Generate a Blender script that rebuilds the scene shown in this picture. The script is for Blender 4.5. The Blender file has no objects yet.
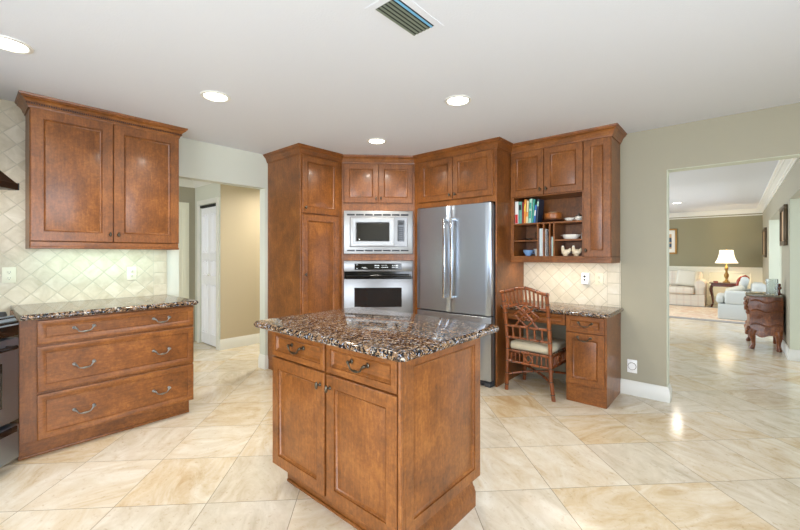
import bpy, bmesh, math, random
from mathutils import Matrix, Vector
random.seed(7)
scene = bpy.context.scene
PI = math.pi
R = math.radians

# ------------------------------------------------------------------ camera, world, light, exposure
cam_d = bpy.data.cameras.new('camera')
cam = bpy.data.objects.new('camera', cam_d)
scene.collection.objects.link(cam)
cam.location = (0, 0, 1.285)
cam.rotation_euler = (R(90), 0, R(41.106))
cam_d.sensor_width = 36
cam_d.lens = 384.2 / 800 * 36
cam_d.shift_y = -(265 - 254.4) / 800
cam_d.clip_start = 0.02
scene.camera = cam

scene.view_settings.view_transform = 'Standard'
scene.view_settings.look = 'None'
scene.view_settings.exposure = 0.26
scene.view_settings.gamma = 1.0
scene.view_settings.use_curve_mapping = False
scene.cycles.max_bounces = 10
scene.cycles.diffuse_bounces = 6
scene.cycles.glossy_bounces = 5
scene.cycles.sample_clamp_indirect = 6

world = bpy.data.worlds.new('sky')
scene.world = world
world.use_nodes = True
wn = world.node_tree
bgn = wn.nodes['Background']
skyt = wn.nodes.new('ShaderNodeTexSky')
skyt.sky_type = 'HOSEK_WILKIE'
skyt.sun_direction = (0.3, -0.5, 0.8)
wn.links.new(skyt.outputs[0], bgn.inputs[0])
bgn.inputs[1].default_value = 0.6


def area_light(name, loc, rot, sx, sy, power, color=(1, 1, 1), spread=180, shape='RECTANGLE', parent=None):
    d = bpy.data.lights.new(name, 'AREA')
    d.shape = shape
    d.size = sx
    if shape in ('RECTANGLE', 'ELLIPSE'):
        d.size_y = sy
    d.energy = power
    d.color = color
    d.spread = R(spread)
    o = bpy.data.objects.new(name, d)
    scene.collection.objects.link(o)
    o.location = loc
    o.rotation_euler = rot
    if parent is not None:
        o.parent = parent
    return o


# daylight through the glazed openings behind and beside the camera
DAY = (0.81, 0.89, 1.0)
area_light('daylight_rear', (-0.55, -2.75, 1.25), (R(90), 0, 0), 2.9, 2.1, 185, DAY)
area_light('daylight_right', (2.05, 0.2, 1.45), (R(90), 0, R(90)), 2.6, 1.7, 125, DAY)
# area lights added as if windows lit living room and hallway, none seen
area_light('living_fill', (-4.6, 8.6, 1.4), (R(90), 0, R(-90)), 5.0, 1.8, 190, DAY)
area_light('daylight_gallery', (2.0, 8.0, 1.4), (R(90), 0, R(90)), 5.0, 1.8, 90, DAY)
area_light('hall_fill', (-4.8, -1.6, 1.4), (R(90), 0, 0), 1.2, 1.8, 40, (0.92, 0.95, 1.0))

# ------------------------------------------------------------------ materials
MATS = {}


def new_mat(name):
    m = bpy.data.materials.new(name)
    m.use_nodes = True
    MATS[name] = m
    return m, m.node_tree, m.node_tree.nodes['Principled BSDF']


def lin(c):
    return tuple(((v / 255) / 12.92 if v / 255 <= 0.04045 else ((v / 255 + 0.055) / 1.055) ** 2.4) for v in c) + (1,)


def simple(name, rgb, rough=0.5, metal=0.0, coat=0.0, spec=0.5, emit=None, es=0, trans=0, alpha=1):
    m, nt, b = new_mat(name)
    b.inputs['Base Color'].default_value = lin(rgb)
    b.inputs['Roughness'].default_value = rough
    b.inputs['Metallic'].default_value = metal
    b.inputs['Coat Weight'].default_value = coat
    b.inputs['Coat Roughness'].default_value = 0.08
    b.inputs['Specular IOR Level'].default_value = spec
    b.inputs['Transmission Weight'].default_value = trans
    if emit:
        b.inputs['Emission Color'].default_value = lin(emit)
        b.inputs['Emission Strength'].default_value = es
    return m


class NT:
    def __init__(s, nt):
        s.nt = nt

    def n(s, t, **kw):
        o = s.nt.nodes.new(t)
        for k, v in kw.items():
            if isinstance(k, str) and hasattr(o, k):
                setattr(o, k, v)
        return o

    def l(s, a, b):
        s.nt.links.new(a, b)

    def math(s, op, a, b=None):
        o = s.nt.nodes.new('ShaderNodeMath')
        o.operation = op
        for i, v in enumerate((a, b)):
            if v is None:
                continue
            if isinstance(v, (int, float)):
                o.inputs[i].default_value = v
            else:
                s.l(v, o.inputs[i])
        return o.outputs[0]

    def ramp(s, fac, stops, interp='LINEAR'):
        o = s.nt.nodes.new('ShaderNodeValToRGB')
        o.color_ramp.interpolation = interp
        e = o.color_ramp.elements
        while len(e) > len(stops):
            e.remove(e[-1])
        while len(e) < len(stops):
            e.new(0.5)
        for i, (p, c) in enumerate(stops):
            e[i].position = p
            e[i].color = c if len(c) == 4 else tuple(c) + (1,)
        s.l(fac, o.inputs[0])
        return o.outputs[0]

    def mix(s, fac, a, b, mode='MIX'):
        o = s.nt.nodes.new('ShaderNodeMix')
        o.data_type = 'RGBA'
        o.blend_type = mode
        for i, v in ((0, fac), (6, a), (7, b)):
            if isinstance(v, (int, float)):
                o.inputs[i].default_value = v
            elif isinstance(v, tuple):
                o.inputs[i].default_value = v
            else:
                s.l(v, o.inputs[i])
        return o.outputs[2]

    def coords(s, kind='Object'):
        return s.n('ShaderNodeTexCoord').outputs[kind]

    def mapping(s, v, scale=(1, 1, 1), rot=(0, 0, 0), loc=(0, 0, 0)):
        o = s.n('ShaderNodeMapping')
        s.l(v, o.inputs[0])
        o.inputs[1].default_value = loc
        o.inputs[2].default_value = rot
        o.inputs[3].default_value = scale
        return o.outputs[0]

    def noise(s, v, scale, detail=4, rough=0.55, dist=0.0):
        o = s.n('ShaderNodeTexNoise')
        if v is not None:
            s.l(v, o.inputs['Vector'])
        o.inputs['Scale'].default_value = scale
        o.inputs['Detail'].default_value = detail
        o.inputs['Roughness'].default_value = rough
        o.inputs['Distortion'].default_value = dist
        return o

    def bump(s, h, strength, dist, b):
        o = s.n('ShaderNodeBump')
        o.inputs['Strength'].default_value = strength
        o.inputs['Distance'].default_value = dist
        s.l(h, o.inputs['Height'])
        s.l(o.outputs[0], b.inputs['Normal'])


def wood(name, dark, mid, light, axis='z', rough=0.40, coat=0.18, figure=1.0):
    m, nt, b = new_mat(name)
    g = NT(nt)
    co = g.coords()
    oi = g.n('ShaderNodeObjectInfo')
    add = g.n('ShaderNodeVectorMath', operation='ADD')
    g.l(co, add.inputs[0])
    sc = g.n('ShaderNodeVectorMath', operation='SCALE')
    g.l(oi.outputs['Location'], sc.inputs[0])
    sc.inputs['Scale'].default_value = 3.7
    g.l(sc.outputs[0], add.inputs[1])
    v = add.outputs[0]
    st = {'z': (14, 14, 1.6), 'x': (1.6, 14, 14), 'y': (14, 1.6, 14)}[axis]
    streak = g.noise(g.mapping(v, st), 6, 5, 0.65, 0.4)
    blotch = g.noise(v, 5.5, 4, 0.6, 0.6)
    fine = g.noise(v, 60, 3, 0.7)
    a = g.math('MULTIPLY', streak.outputs[0], 0.30 * figure)
    c = g.math('MULTIPLY', blotch.outputs[0], 0.40)
    d = g.math('MULTIPLY', fine.outputs[0], 0.30)
    f = g.math('ADD', g.math('ADD', a, c), d)
    col = g.ramp(f, [(0.30, lin(dark)), (0.52, lin(mid)), (0.74, lin(light))])
    g.l(col, b.inputs['Base Color'])
    b.inputs['Roughness'].default_value = rough
    b.inputs['Coat Weight'].default_value = coat
    b.inputs['Coat Roughness'].default_value = 0.16
    g.bump(fine.outputs[0], 0.06, 0.002, b)
    return m


CH = ((66, 35, 12), (130, 76, 29), (176, 114, 54))
wood('cherry', *CH, axis='z')
wood('cherry_x', *CH, axis='x')
wood('cherry_dark', (50, 24, 14), (70, 36, 20), (92, 50, 28), axis='z')
wood('antique', (38, 18, 8), (122, 66, 28), (206, 128, 62), axis='z', rough=0.38, coat=0.15)
wood('mahogany', (58, 22, 12), (96, 40, 22), (130, 60, 34), axis='z', rough=0.25, coat=0.6)
wood('rattan', (58, 26, 10), (132, 68, 26), (186, 108, 50), axis='z', rough=0.3, coat=0.6)
simple('rattan_node', (34, 16, 9), 0.4)
simple('red_wood', (158, 52, 22), 0.25, coat=0.6)
wood('turned_wood', (108, 56, 20), (158, 92, 38), (190, 122, 60), axis='x', rough=0.4)

simple('trim_white', (222, 221, 212), 0.35)
simple('door_white', (236, 237, 240), 0.35)
simple('door_cream', (228, 226, 204), 0.4)
simple('plate_almond', (226, 222, 196), 0.35)
simple('plate_white', (242, 242, 240), 0.3)
simple('slot_dark', (30, 28, 26), 0.6)
simple('pewter', (132, 130, 124), 0.3, 1.0)
simple('pewter_dark', (92, 84, 72), 0.35, 1.0)
simple('black_gloss', (12, 12, 13), 0.08)
simple('black_matte', (20, 20, 21), 0.5)
simple('oven_glass', (34, 34, 34), 0.06, spec=0.8)
simple('key_dark', (36, 37, 38), 0.4)
simple('display_text', (190, 196, 198), 0.4, emit=(200, 210, 215), es=0.25)
simple('gasket', (48, 50, 54), 0.6)
simple('fridge_side', (74, 77, 82), 0.45, 0.2)
simple('lamp_lens', (255, 253, 246), 0.4, emit=(255, 250, 238), es=9.0)
simple('ceramic_white', (232, 228, 216), 0.2, coat=0.4)
simple('ceramic_cream', (224, 208, 178), 0.3, coat=0.3)
simple('ceramic_blue', (120, 156, 200), 0.2, coat=0.4)
simple('paper', (214, 218, 222), 0.7)
simple('seat_fabric', (205, 196, 170), 0.9)
simple('bronze_hood', (66, 52, 42), 0.35, 0.85)
simple('gilt', (164, 124, 66), 0.4, 0.4)
simple('frame_dark', (92, 76, 54), 0.4, 0.3)
simple('brass', (150, 118, 64), 0.35, 0.8)
simple('mat_board', (228, 226, 214), 0.7)
simple('louver_green', (112, 120, 104), 0.5)
simple('louver_blue', (110, 168, 200), 0.5)
simple('duct_dark', (26, 26, 24), 0.8)
simple('marble_top', (112, 104, 88), 0.12, coat=0.4)
simple('grout_caulk', (200, 190, 168), 0.7)


def glass(name, rgb, rough=0.05):
    m = simple(name, rgb, rough, trans=1.0)
    m.node_tree.nodes['Principled BSDF'].inputs['IOR'].default_value = 1.45
    return m


glass('clear_glass', (225, 238, 240), 0.08)
glass('cut_glass', (236, 242, 242), 0.2)


def shade_mat():
    m, nt, b = new_mat('lamp_shade')
    b.inputs['Base Color'].default_value = lin((246, 236, 214))
    b.inputs['Emission Color'].default_value = lin((255, 240, 212))
    b.inputs['Emission Strength'].default_value = 1.3
    b.inputs['Roughness'].default_value = 0.9


shade_mat()


def paint(name, rgb, bump=0.15, rough=0.6):
    m, nt, b = new_mat(name)
    g = NT(nt)
    b.inputs['Base Color'].default_value = lin(rgb)
    b.inputs['Roughness'].default_value = rough
    n = g.noise(g.coords(), 90, 3, 0.6)
    g.bump(n.outputs[0], bump, 0.002, b)
    return m


paint('ceiling_paint', (218, 221, 226), 0.5, 0.8)
paint('wall_paint', (161, 155, 134))
paint('wall_paint_lit', (206, 208, 194))  # same paint as the kitchen walls, stronger light put into the colour
paint('olive_paint', (142, 136, 106))
paint('hall_tan', (188, 174, 146))
paint('sage_lit', (204, 208, 188))  # pale tone with the lit look of the wall put into it
paint('wains_paint', (228, 226, 208), 0.05, 0.4)


def steel(name, axis='z', val=(196, 198, 200), rough=0.26):
    m, nt, b = new_mat(name)
    g = NT(nt)
    st = {'z': (160, 160, 1.2), 'x': (1.2, 160, 160)}[axis]
    n = g.noise(g.mapping(g.coords(), st), 3, 3, 0.6)
    b.inputs['Base Color'].default_value = lin(val)
    b.inputs['Metallic'].default_value = 1.0
    r = g.math('ADD', g.math('MULTIPLY', n.outputs[0], 0.16), rough - 0.08)
    g.l(r, b.inputs['Roughness'])
    g.bump(n.outputs[0], 0.05, 0.001, b)
    return m


steel('steel', 'z', (184, 197, 212), 0.33)
steel('steel_x', 'x', (176, 182, 190), 0.34)
steel('steel_bright', 'x', (206, 210, 214), 0.40)
steel('steel_oven', 'x', (132, 131, 130), 0.34)
steel('steel_trim', 'x', (168, 168, 167), 0.42)
steel('steel_range', 'x', (148, 160, 176), 0.36)
simple('chrome', (210, 212, 214), 0.15, 1.0)


def granite(name):
    m, nt, b = new_mat(name)
    g = NT(nt)
    co = g.coords()
    nz = g.noise(co, 26, 2, 0.6)
    off = g.n('ShaderNodeVectorMath', operation='MULTIPLY_ADD')
    g.l(nz.outputs['Color'], off.inputs[0])
    off.inputs[1].default_value = (0.03, 0.03, 0.03)
    g.l(co, off.inputs[2])

    def cells(scale):
        v = g.n('ShaderNodeTexVoronoi')
        v.inputs['Scale'].default_value = scale
        g.l(off.outputs[0], v.inputs['Vector'])
        s = g.n('ShaderNodeSeparateColor')
        g.l(v.outputs['Color'], s.inputs[0])
        return s.outputs[0], s.outputs[1]
    a, a2 = cells(82)
    c, c2 = cells(180)
    base = g.ramp(a, [(0, lin((20, 20, 24))), (0.30, lin((128, 100, 74))), (0.52, lin((160, 130, 98))),
                      (0.70, lin((104, 80, 58))), (0.80, lin((34, 32, 36))), (0.92, lin((176, 166, 150)))], 'CONSTANT')
    speck = g.ramp(c, [(0, lin((16, 16, 20))), (0.42, lin((134, 110, 86))), (0.70, lin((92, 70, 52))), (0.88, lin((150, 158, 172)))], 'CONSTANT')
    sel = g.ramp(c2, [(0, (0, 0, 0)), (0.52, (1, 1, 1))], 'CONSTANT')
    g.l(g.mix(sel, base, speck), b.inputs['Base Color'])
    b.inputs['Roughness'].default_value = 0.07
    b.inputs['Specular IOR Level'].default_value = 0.38


granite('granite')


def grid(g, u, v, period, u0, v0, gw):
    """cell id vector and grout mask (1 inside a joint) of a square grid in plane coordinates u, v"""
    outs = []
    masks = []
    for s, o in ((u, u0), (v, v0)):
        q = g.math('DIVIDE', g.math('SUBTRACT', s, o), period)
        fl = g.math('FLOOR', q)
        fr = g.math('SUBTRACT', q, fl)
        d = g.math('MINIMUM', fr, g.math('SUBTRACT', 1.0, fr))
        masks.append(d)
        outs.append(fl)
    comb = g.n('ShaderNodeCombineXYZ')
    g.l(outs[0], comb.inputs[0])
    g.l(outs[1], comb.inputs[1])
    d = g.math('MINIMUM', masks[0], masks[1])
    mask = g.math('LESS_THAN', d, gw / period)
    wn_ = g.n('ShaderNodeTexWhiteNoise')
    wn_.noise_dimensions = '3D'
    g.l(comb.outputs[0], wn_.inputs['Vector'])
    return wn_, mask, d


def floor_mat():
    m, nt, b = new_mat('travertine_floor')
    g = NT(nt)
    co = g.coords()
    s = g.n('ShaderNodeSeparateXYZ')
    g.l(co, s.inputs[0])
    u = g.math('ADD', s.outputs[0], s.outputs[1])
    v = g.math('SUBTRACT', s.outputs[0], s.outputs[1])
    wn_, mask, d = grid(g, u, v, 0.647, 1.37, -2.895, 0.0028)
    # every tile: own vein direction and offset
    off = g.n('ShaderNodeVectorMath', operation='MULTIPLY_ADD')
    g.l(wn_.outputs['Color'], off.inputs[0])
    off.inputs[1].default_value = (17, 17, 17)
    g.l(co, off.inputs[2])
    vr = g.n('ShaderNodeVectorRotate')
    vr.rotation_type = 'Z_AXIS'
    g.l(off.outputs[0], vr.inputs['Vector'])
    g.l(g.math('ADD', g.math('MULTIPLY', g.math('ROUND', wn_.outputs[0]), 1.5708), 0.55), vr.inputs['Angle'])
    vein = g.noise(g.mapping(vr.outputs[0], (1, 2.3, 1)), 2.4, 9, 0.66, 1.6)
    cloud = g.noise(off.outputs[0], 3.0, 5, 0.6, 0.8)
    pit = g.noise(off.outputs[0], 38, 4, 0.7, 0.3)
    sep = g.n('ShaderNodeSeparateColor')
    g.l(wn_.outputs['Color'], sep.inputs[0])
    c1 = g.ramp(vein.outputs[0], [(0.30, lin((200, 178, 144))), (0.42, lin((220, 206, 180))), (0.56, lin((227, 218, 199))), (0.70, lin((234, 228, 214)))])
    c2 = g.ramp(vein.outputs[0], [(0.28, lin((188, 176, 154))), (0.45, lin((210, 200, 180))), (0.60, lin((221, 212, 194))), (0.74, lin((230, 224, 210)))])
    c3 = g.ramp(vein.outputs[0], [(0.30, lin((204, 172, 126))), (0.45, lin((217, 196, 160))), (0.60, lin((226, 212, 186))), (0.74, lin((232, 223, 205)))])
    f1 = g.ramp(sep.outputs[1], [(0.35, (0, 0, 0)), (0.75, (1, 1, 1))])
    f2 = g.ramp(sep.outputs[2], [(0.45, (0, 0, 0)), (0.85, (1, 1, 1))])
    c = g.mix(f1, c1, c2)
    c = g.mix(g.math('MULTIPLY', f2, 0.8), c, c3)
    cl = g.ramp(cloud.outputs[0], [(0.32, lin((222, 206, 180))), (0.62, (1, 1, 1, 1))])
    c = g.mix(0.35, c, cl, 'MULTIPLY')
    pp = g.ramp(pit.outputs[0], [(0.30, lin((196, 168, 128))), (0.42, (1, 1, 1, 1))])
    c = g.mix(0.35, c, pp, 'MULTIPLY')
    c = g.mix(g.math('MULTIPLY', mask, 0.9), c, lin((128, 114, 90)))
    g.l(c, b.inputs['Base Color'])
    rr = g.math('ADD', g.math('MULTIPLY', cloud.outputs[0], 0.10), 0.08)
    g.l(g.math('ADD', rr, g.math('MULTIPLY', mask, 0.4)), b.inputs['Roughness'])
    b.inputs['Specular IOR Level'].default_value = 0.55
    wav = g.noise(co, 1.7, 2, 0.5)
    g.bump(g.math('ADD', g.math('MULTIPLY', mask, -0.15), g.math('MULTIPLY', wav.outputs[0], 0.5)), 0.25, 0.004, b)


floor_mat()


def splash_mat(name, axis, u0, v0, tint, border=None):
    """diagonal four-inch stone tiles in the wall plane, a straight column past `border`"""
    m, nt, b = new_mat(name)
    g = NT(nt)
    co = g.coords()
    s = g.n('ShaderNodeSeparateXYZ')
    g.l(co, s.inputs[0])
    h = s.outputs[axis]
    z = s.outputs[2]
    wd, md, dd = grid(g, g.math('ADD', h, z), g.math('SUBTRACT', h, z), 0.147, u0, v0, 0.0035)
    ws, ms, ds = grid(g, h, z, 0.104, border, 0.91, 0.0025)
    sel = g.math('GREATER_THAN', h, border)
    rnd = g.mix(sel, wd.outputs['Color'], ws.outputs['Color'])
    mk = g.n('ShaderNodeMix')
    g.l(sel, mk.inputs[0]); g.l(md, mk.inputs[2]); g.l(ms, mk.inputs[3])
    sp = g.n('ShaderNodeSeparateColor')
    g.l(rnd, sp.inputs[0])
    off = g.n('ShaderNodeVectorMath', operation='MULTIPLY_ADD')
    g.l(rnd, off.inputs[0])
    off.inputs[1].default_value = (9, 9, 9)
    g.l(co, off.inputs[2])
    n = g.noise(off.outputs[0], 9, 5, 0.6, 1.0)
    val = g.math('ADD', g.math('MULTIPLY', sp.outputs[0], 0.16), g.math('MULTIPLY', n.outputs[0], 0.84))
    a, c_, e = tint
    c = g.ramp(val, [(0.25, lin(a)), (0.5, lin(c_)), (0.75, lin(e))])
    c = g.mix(mk.outputs[0], c, lin((186, 178, 156)))
    g.l(c, b.inputs['Base Color'])
    b.inputs['Roughness'].default_value = 0.42
    hd = g.n('ShaderNodeMix')
    g.l(sel, hd.inputs[0]); g.l(dd, hd.inputs[2]); g.l(ds, hd.inputs[3])
    hh = g.math('MINIMUM', hd.outputs[0], 0.06)
    g.bump(g.math('ADD', hh, g.math('MULTIPLY', n.outputs[0], 0.02)), 0.8, 0.03, b)


TT = ((182, 170, 143), (202, 191, 167), (218, 210, 190))
splash_mat('splash_left', 1, 1.485, -0.638, TT, 1.152)
splash_mat('splash_desk', 0, 0.06, -2.05, ((204, 194, 170), (216, 207, 186), (226, 219, 203)), -0.915)


def rug_mat():
    m, nt, b = new_mat('rug_pile')
    g = NT(nt)
    co = g.coords()
    n = g.noise(co, 2.6, 5, 0.6, 1.5)
    n2 = g.noise(co, 120, 2, 0.6)
    c = g.ramp(n.outputs[0], [(0.3, lin((196, 176, 150))), (0.45, lin((222, 206, 182))), (0.55, lin((206, 172, 142))), (0.7, lin((228, 220, 204)))])
    g.l(c, b.inputs['Base Color'])
    b.inputs['Roughness'].default_value = 0.95
    g.bump(n2.outputs[0], 0.5, 0.004, b)


rug_mat()
simple('rug_border', (150, 146, 142), 0.95)


def plaid(name, c0, c1, c2):
    m, nt, b = new_mat(name)
    g = NT(nt)
    s = g.n('ShaderNodeSeparateXYZ')
    g.l(g.coords(), s.inputs[0])
    c = lin(c0)
    fx = g.math('ABSOLUTE', g.math('SINE', g.math('MULTIPLY', s.outputs[0], 22)))
    fz = g.math('ABSOLUTE', g.math('SINE', g.math('MULTIPLY', g.math('ADD', s.outputs[1], s.outputs[2]), 22)))
    a = g.mix(g.math('MULTIPLY', g.math('GREATER_THAN', fx, 0.93), 0.5), c, lin(c1))
    a = g.mix(g.math('MULTIPLY', g.math('GREATER_THAN', fz, 0.93), 0.5), a, lin(c2))
    g.l(a, b.inputs['Base Color'])
    b.inputs['Roughness'].default_value = 0.9


plaid('plaid_linen', (212, 204, 188), (202, 186, 170), (200, 194, 182))
simple('damask_ivory', (196, 199, 194), 0.85)
simple('pillow_silk', (204, 200, 184), 0.6)
M = MATS

# ------------------------------------------------------------------ geometry helpers


class MB:
    def __init__(s, root=None):
        s.bm = bmesh.new()
        s.mats = []
        s.mi = 0
        s.root = root  # geometry given in world coordinates is brought into this object's frame

    def use(s, mat):
        if mat not in s.mats:
            s.mats.append(mat)
        s.mi = s.mats.index(mat)
        return s

    def _faces(s, fs):
        for f in fs:
            f.material_index = s.mi

    def box(s, x0, x1, y0, y1, z0, z1, b=0.0, seg=1):
        t = bmesh.new()
        bmesh.ops.create_cube(t, size=1)
        for v in t.verts:
            v.co = Vector(((x0 + x1) / 2 + v.co.x * (x1 - x0), (y0 + y1) / 2 + v.co.y * (y1 - y0), (z0 + z1) / 2 + v.co.z * (z1 - z0)))
        if b > 0:
            b = min(b, abs(x1 - x0) * 0.45, abs(y1 - y0) * 0.45, abs(z1 - z0) * 0.45)
            bmesh.ops.bevel(t, geom=t.edges[:], offset=b, segments=seg, affect='EDGES', profile=0.5)
        s._merge(t)
        return s

    def _merge(s, t, mtx=None):
        mp = {}
        for v in t.verts:
            mp[v] = s.bm.verts.new(mtx @ v.co if mtx else v.co)
        for f in t.faces:
            try:
                nf = s.bm.faces.new([mp[v] for v in f.verts])
                nf.material_index = s.mi
            except ValueError:
                pass
        t.free()

    def obox(s, c, size, rot=(0, 0, 0), b=0.0, seg=1):
        from mathutils import Euler
        t = bmesh.new()
        bmesh.ops.create_cube(t, size=1)
        for v in t.verts:
            v.co = Vector((v.co.x * size[0], v.co.y * size[1], v.co.z * size[2]))
        if b > 0:
            bmesh.ops.bevel(t, geom=t.edges[:], offset=min(b, min(size) * 0.45), segments=seg, affect='EDGES', profile=0.5)
        s._merge(t, Matrix.Translation(c) @ Euler(rot).to_matrix().to_4x4())
        return s

    def loft(s, rings, cap0=True, cap1=True, closed=True):
        vs = [[s.bm.verts.new(p) for p in r] for r in rings]
        n = len(vs[0])
        fs = []
        for a, b in zip(vs[:-1], vs[1:]):
            for i in range(n if closed else n - 1):
                j = (i + 1) % n
                try:
                    fs.append(s.bm.faces.new((a[i], a[j], b[j], b[i])))
                except ValueError:
                    pass
        if cap0:
            fs.append(s.bm.faces.new(list(reversed(vs[0]))))
        if cap1:
            fs.append(s.bm.faces.new(vs[-1]))
        s._faces(fs)
        return s

    def tube(s, pts, r, n=8, squash=None):
        pts = [Vector(p) for p in pts]
        rs = r if isinstance(r, (list, tuple)) else [r] * len(pts)
        rings = []
        prev = None
        for i, p in enumerate(pts):
            if i == 0:
                d = pts[1] - p
            elif i == len(pts) - 1:
                d = p - pts[i - 1]
            else:
                d = (pts[i + 1] - p).normalized() + (p - pts[i - 1]).normalized()
            d.normalize()
            if prev is None:
                ref = Vector((0, 0, 1)) if abs(d.z) < 0.9 else Vector((1, 0, 0))
                a = d.cross(ref).normalized()
            else:
                a = (prev - d * prev.dot(d)).normalized()
            prev = a
            bb = d.cross(a)
            rings.append([p + (a * math.cos(2 * PI * k / n) + bb * math.sin(2 * PI * k / n)) * rs[i] for k in range(n)])
        return s.loft(rings)

    def lathe(s, prof, c=(0, 0, 0), n=20, axis='z', sx=1, sy=1, cap=True):
        rings = []
        for r, h in prof:
            ring = []
            for k in range(n):
                a = 2 * PI * k / n
                x, y = r * math.cos(a) * sx, r * math.sin(a) * sy
                if axis == 'z':
                    ring.append((c[0] + x, c[1] + y, c[2] + h))
                elif axis == 'y':   # profile runs towards -y
                    ring.append((c[0] + x, c[1] - h, c[2] + y))
                else:
                    ring.append((c[0] + h, c[1] + x, c[2] + y))
            rings.append(ring)
        return s.loft(rings, cap, cap)

    def prism(s, poly, a, b_, plane='xy'):
        def P(p, h):
            return {'xy': (p[0], p[1], h), 'xz': (p[0], h, p[1]), 'yz': (h, p[0], p[1])}[plane]
        return s.loft([[P(p, a) for p in poly], [P(p, b_) for p in poly]])

    def ball(s, c, r, seg=16, rings=10, sc=(1, 1, 1), rot=None):
        t = bmesh.new()
        bmesh.ops.create_uvsphere(t, u_segments=seg, v_segments=rings, radius=r)
        m = Matrix.Translation(c)
        if rot:
            from mathutils import Euler
            m = m @ Euler(rot).to_matrix().to_4x4()
        m = m @ Matrix.Diagonal((*sc, 1))
        s._merge(t, m)
        return s

    def panel(s, x0, x1, z0, z1, y, prof):
        """profiled face: prof = [(inset, depth towards +y)], concentric rectangles from the outer edge inward"""
        rings = []
        for ins, dep in prof:
            rings.append([(x0 + ins, y + dep, z0 + ins), (x1 - ins, y + dep, z0 + ins), (x1 - ins, y + dep, z1 - ins), (x0 + ins, y + dep, z1 - ins)])
        return s.loft(rings)

    def sweep(s, path, prof, segs=None):
        """sweep (out, z) profile along a 2-D world path; outward = right-hand side of travel; mitred joints"""
        P = [Vector((p[0], p[1])) for p in path]
        offs = []
        for i, p in enumerate(P):
            ns = []
            if i > 0:
                d = (p - P[i - 1]).normalized(); ns.append(Vector((d.y, -d.x)))
            if i < len(P) - 1:
                d = (P[i + 1] - p).normalized(); ns.append(Vector((d.y, -d.x)))
            if len(ns) == 1:
                offs.append(ns[0])
            else:
                mm = (ns[0] + ns[1])
                offs.append(mm / (1 + ns[0].dot(ns[1])))
        segs = segs if segs is not None else range(len(P) - 1)
        for i in segs:
            rings = []
            for j in (i, i + 1):
                rings.append([(P[j].x + offs[j].x * o, P[j].y + offs[j].y * o, z) for o, z in prof])
            s.loft(rings)
        return s

    def build(s, name, mat=None, parent=None, loc=None, smooth=35, subsurf=0):
        bmesh.ops.recalc_face_normals(s.bm, faces=s.bm.faces[:])
        if s.root is not None:
            inv = (Matrix.Translation(s.root.location) @ s.root.rotation_euler.to_matrix().to_4x4()).inverted()
            bmesh.ops.transform(s.bm, matrix=inv, verts=s.bm.verts[:])
        me = bpy.data.meshes.new(name)
        s.bm.to_mesh(me)
        s.bm.free()
        if s.mats:
            for x in s.mats:
                me.materials.append(M[x])
        else:
            me.materials.append(M[mat])
        if smooth:
            me.polygons.foreach_set('use_smooth', [True] * len(me.polygons))
            me.set_sharp_from_angle(angle=R(smooth))
        o = bpy.data.objects.new(name, me)
        scene.collection.objects.link(o)
        if parent is not None:
            o.parent = parent
        if loc is not None:
            o.location = loc
        if subsurf:
            md = o.modifiers.new('round', 'SUBSURF')
            md.levels = md.render_levels = subsurf
        return o


def tag(o, label=None, cat=None, group=None, kind=None):
    if label: o['label'] = label
    if cat: o['category'] = cat
    if group: o['group'] = group
    if kind: o['kind'] = kind
    return o


def thing(name, label, cat, loc=(0, 0, 0), rz=0, group=None):
    o = bpy.data.objects.new(name, None)
    o.empty_display_size = 0.1
    scene.collection.objects.link(o)
    o.location = loc
    o.rotation_euler = (0, 0, rz)
    return tag(o, label, cat, group)


def struct(o):
    o['kind'] = 'structure'
    return o


def kids(o):
    return [c for c in scene.collection.objects if c.parent is o]


def copy_tree(o, parent=None):
    c = o.copy()
    scene.collection.objects.link(c)
    c.parent = parent
    for ch in kids(o):
        copy_tree(ch, c)
    return c


# ------------------------------------------------------------------ key dimensions
H = 2.40
XL = -3.973       # left kitchen wall
YB = 4.05         # rear kitchen wall
# ------------------------------------------------------------------ room shell
a = MB(); a.box(-8.5, 3.2, -3.2, 13.4, -0.08, 0)
struct(a.build('floor', 'travertine_floor'))
a = MB(); a.box(-8.5, 3.2, -3.2, 13.4, H, H + 0.1)
struct(a.build('ceiling', 'ceiling_paint'))

# left wall: tiled part, doorless opening to the hallway, short stub, part behind the pantry
a = MB()
a.use('wall_paint_lit')
a.box(XL - 0.12, XL, -0.02, 1.366, 0, H)
a.box(XL - 0.12, XL, 1.366, 2.255, 2.027, H)
a.box(XL - 0.12, XL, 2.255, YB + 0.12, 0, H)
struct(a.build('wall_left'))
# diagonal corner wall behind the range and the outer walls behind the camera
a = MB()
a.prism([(XL, -0.02), (XL - 0.1, -0.10), (-3.10, -1.10), (-2.90, -1.10)], 0, H)
struct(a.build('wall_corner', 'wall_paint'))
a = MB()
a.box(-3.1, -2.98, -2.7, -1.10, 0, H)
struct(a.build('wall_side', 'wall_paint'))
a = MB()
a.box(-3.1, -2.05, -2.72, -2.6, 0, H)
a.box(0.95, 1.92, -2.72, -2.6, 0, H)
a.box(-2.05, 0.95, -2.72, -2.6, 2.2, H)
struct(a.build('wall_rear', 'wall_paint'))
a = MB()
a.box(1.8, 1.92, -2.6, -1.1, 0, H)
a.box(1.8, 1.92, 1.5, 4.17, 0, H)
a.box(1.8, 1.92, -1.1, 1.5, 0, 0.6)
a.box(1.8, 1.92, -1.1, 1.5, 2.25, H)
struct(a.build('wall_right', 'wall_paint'))
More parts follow.
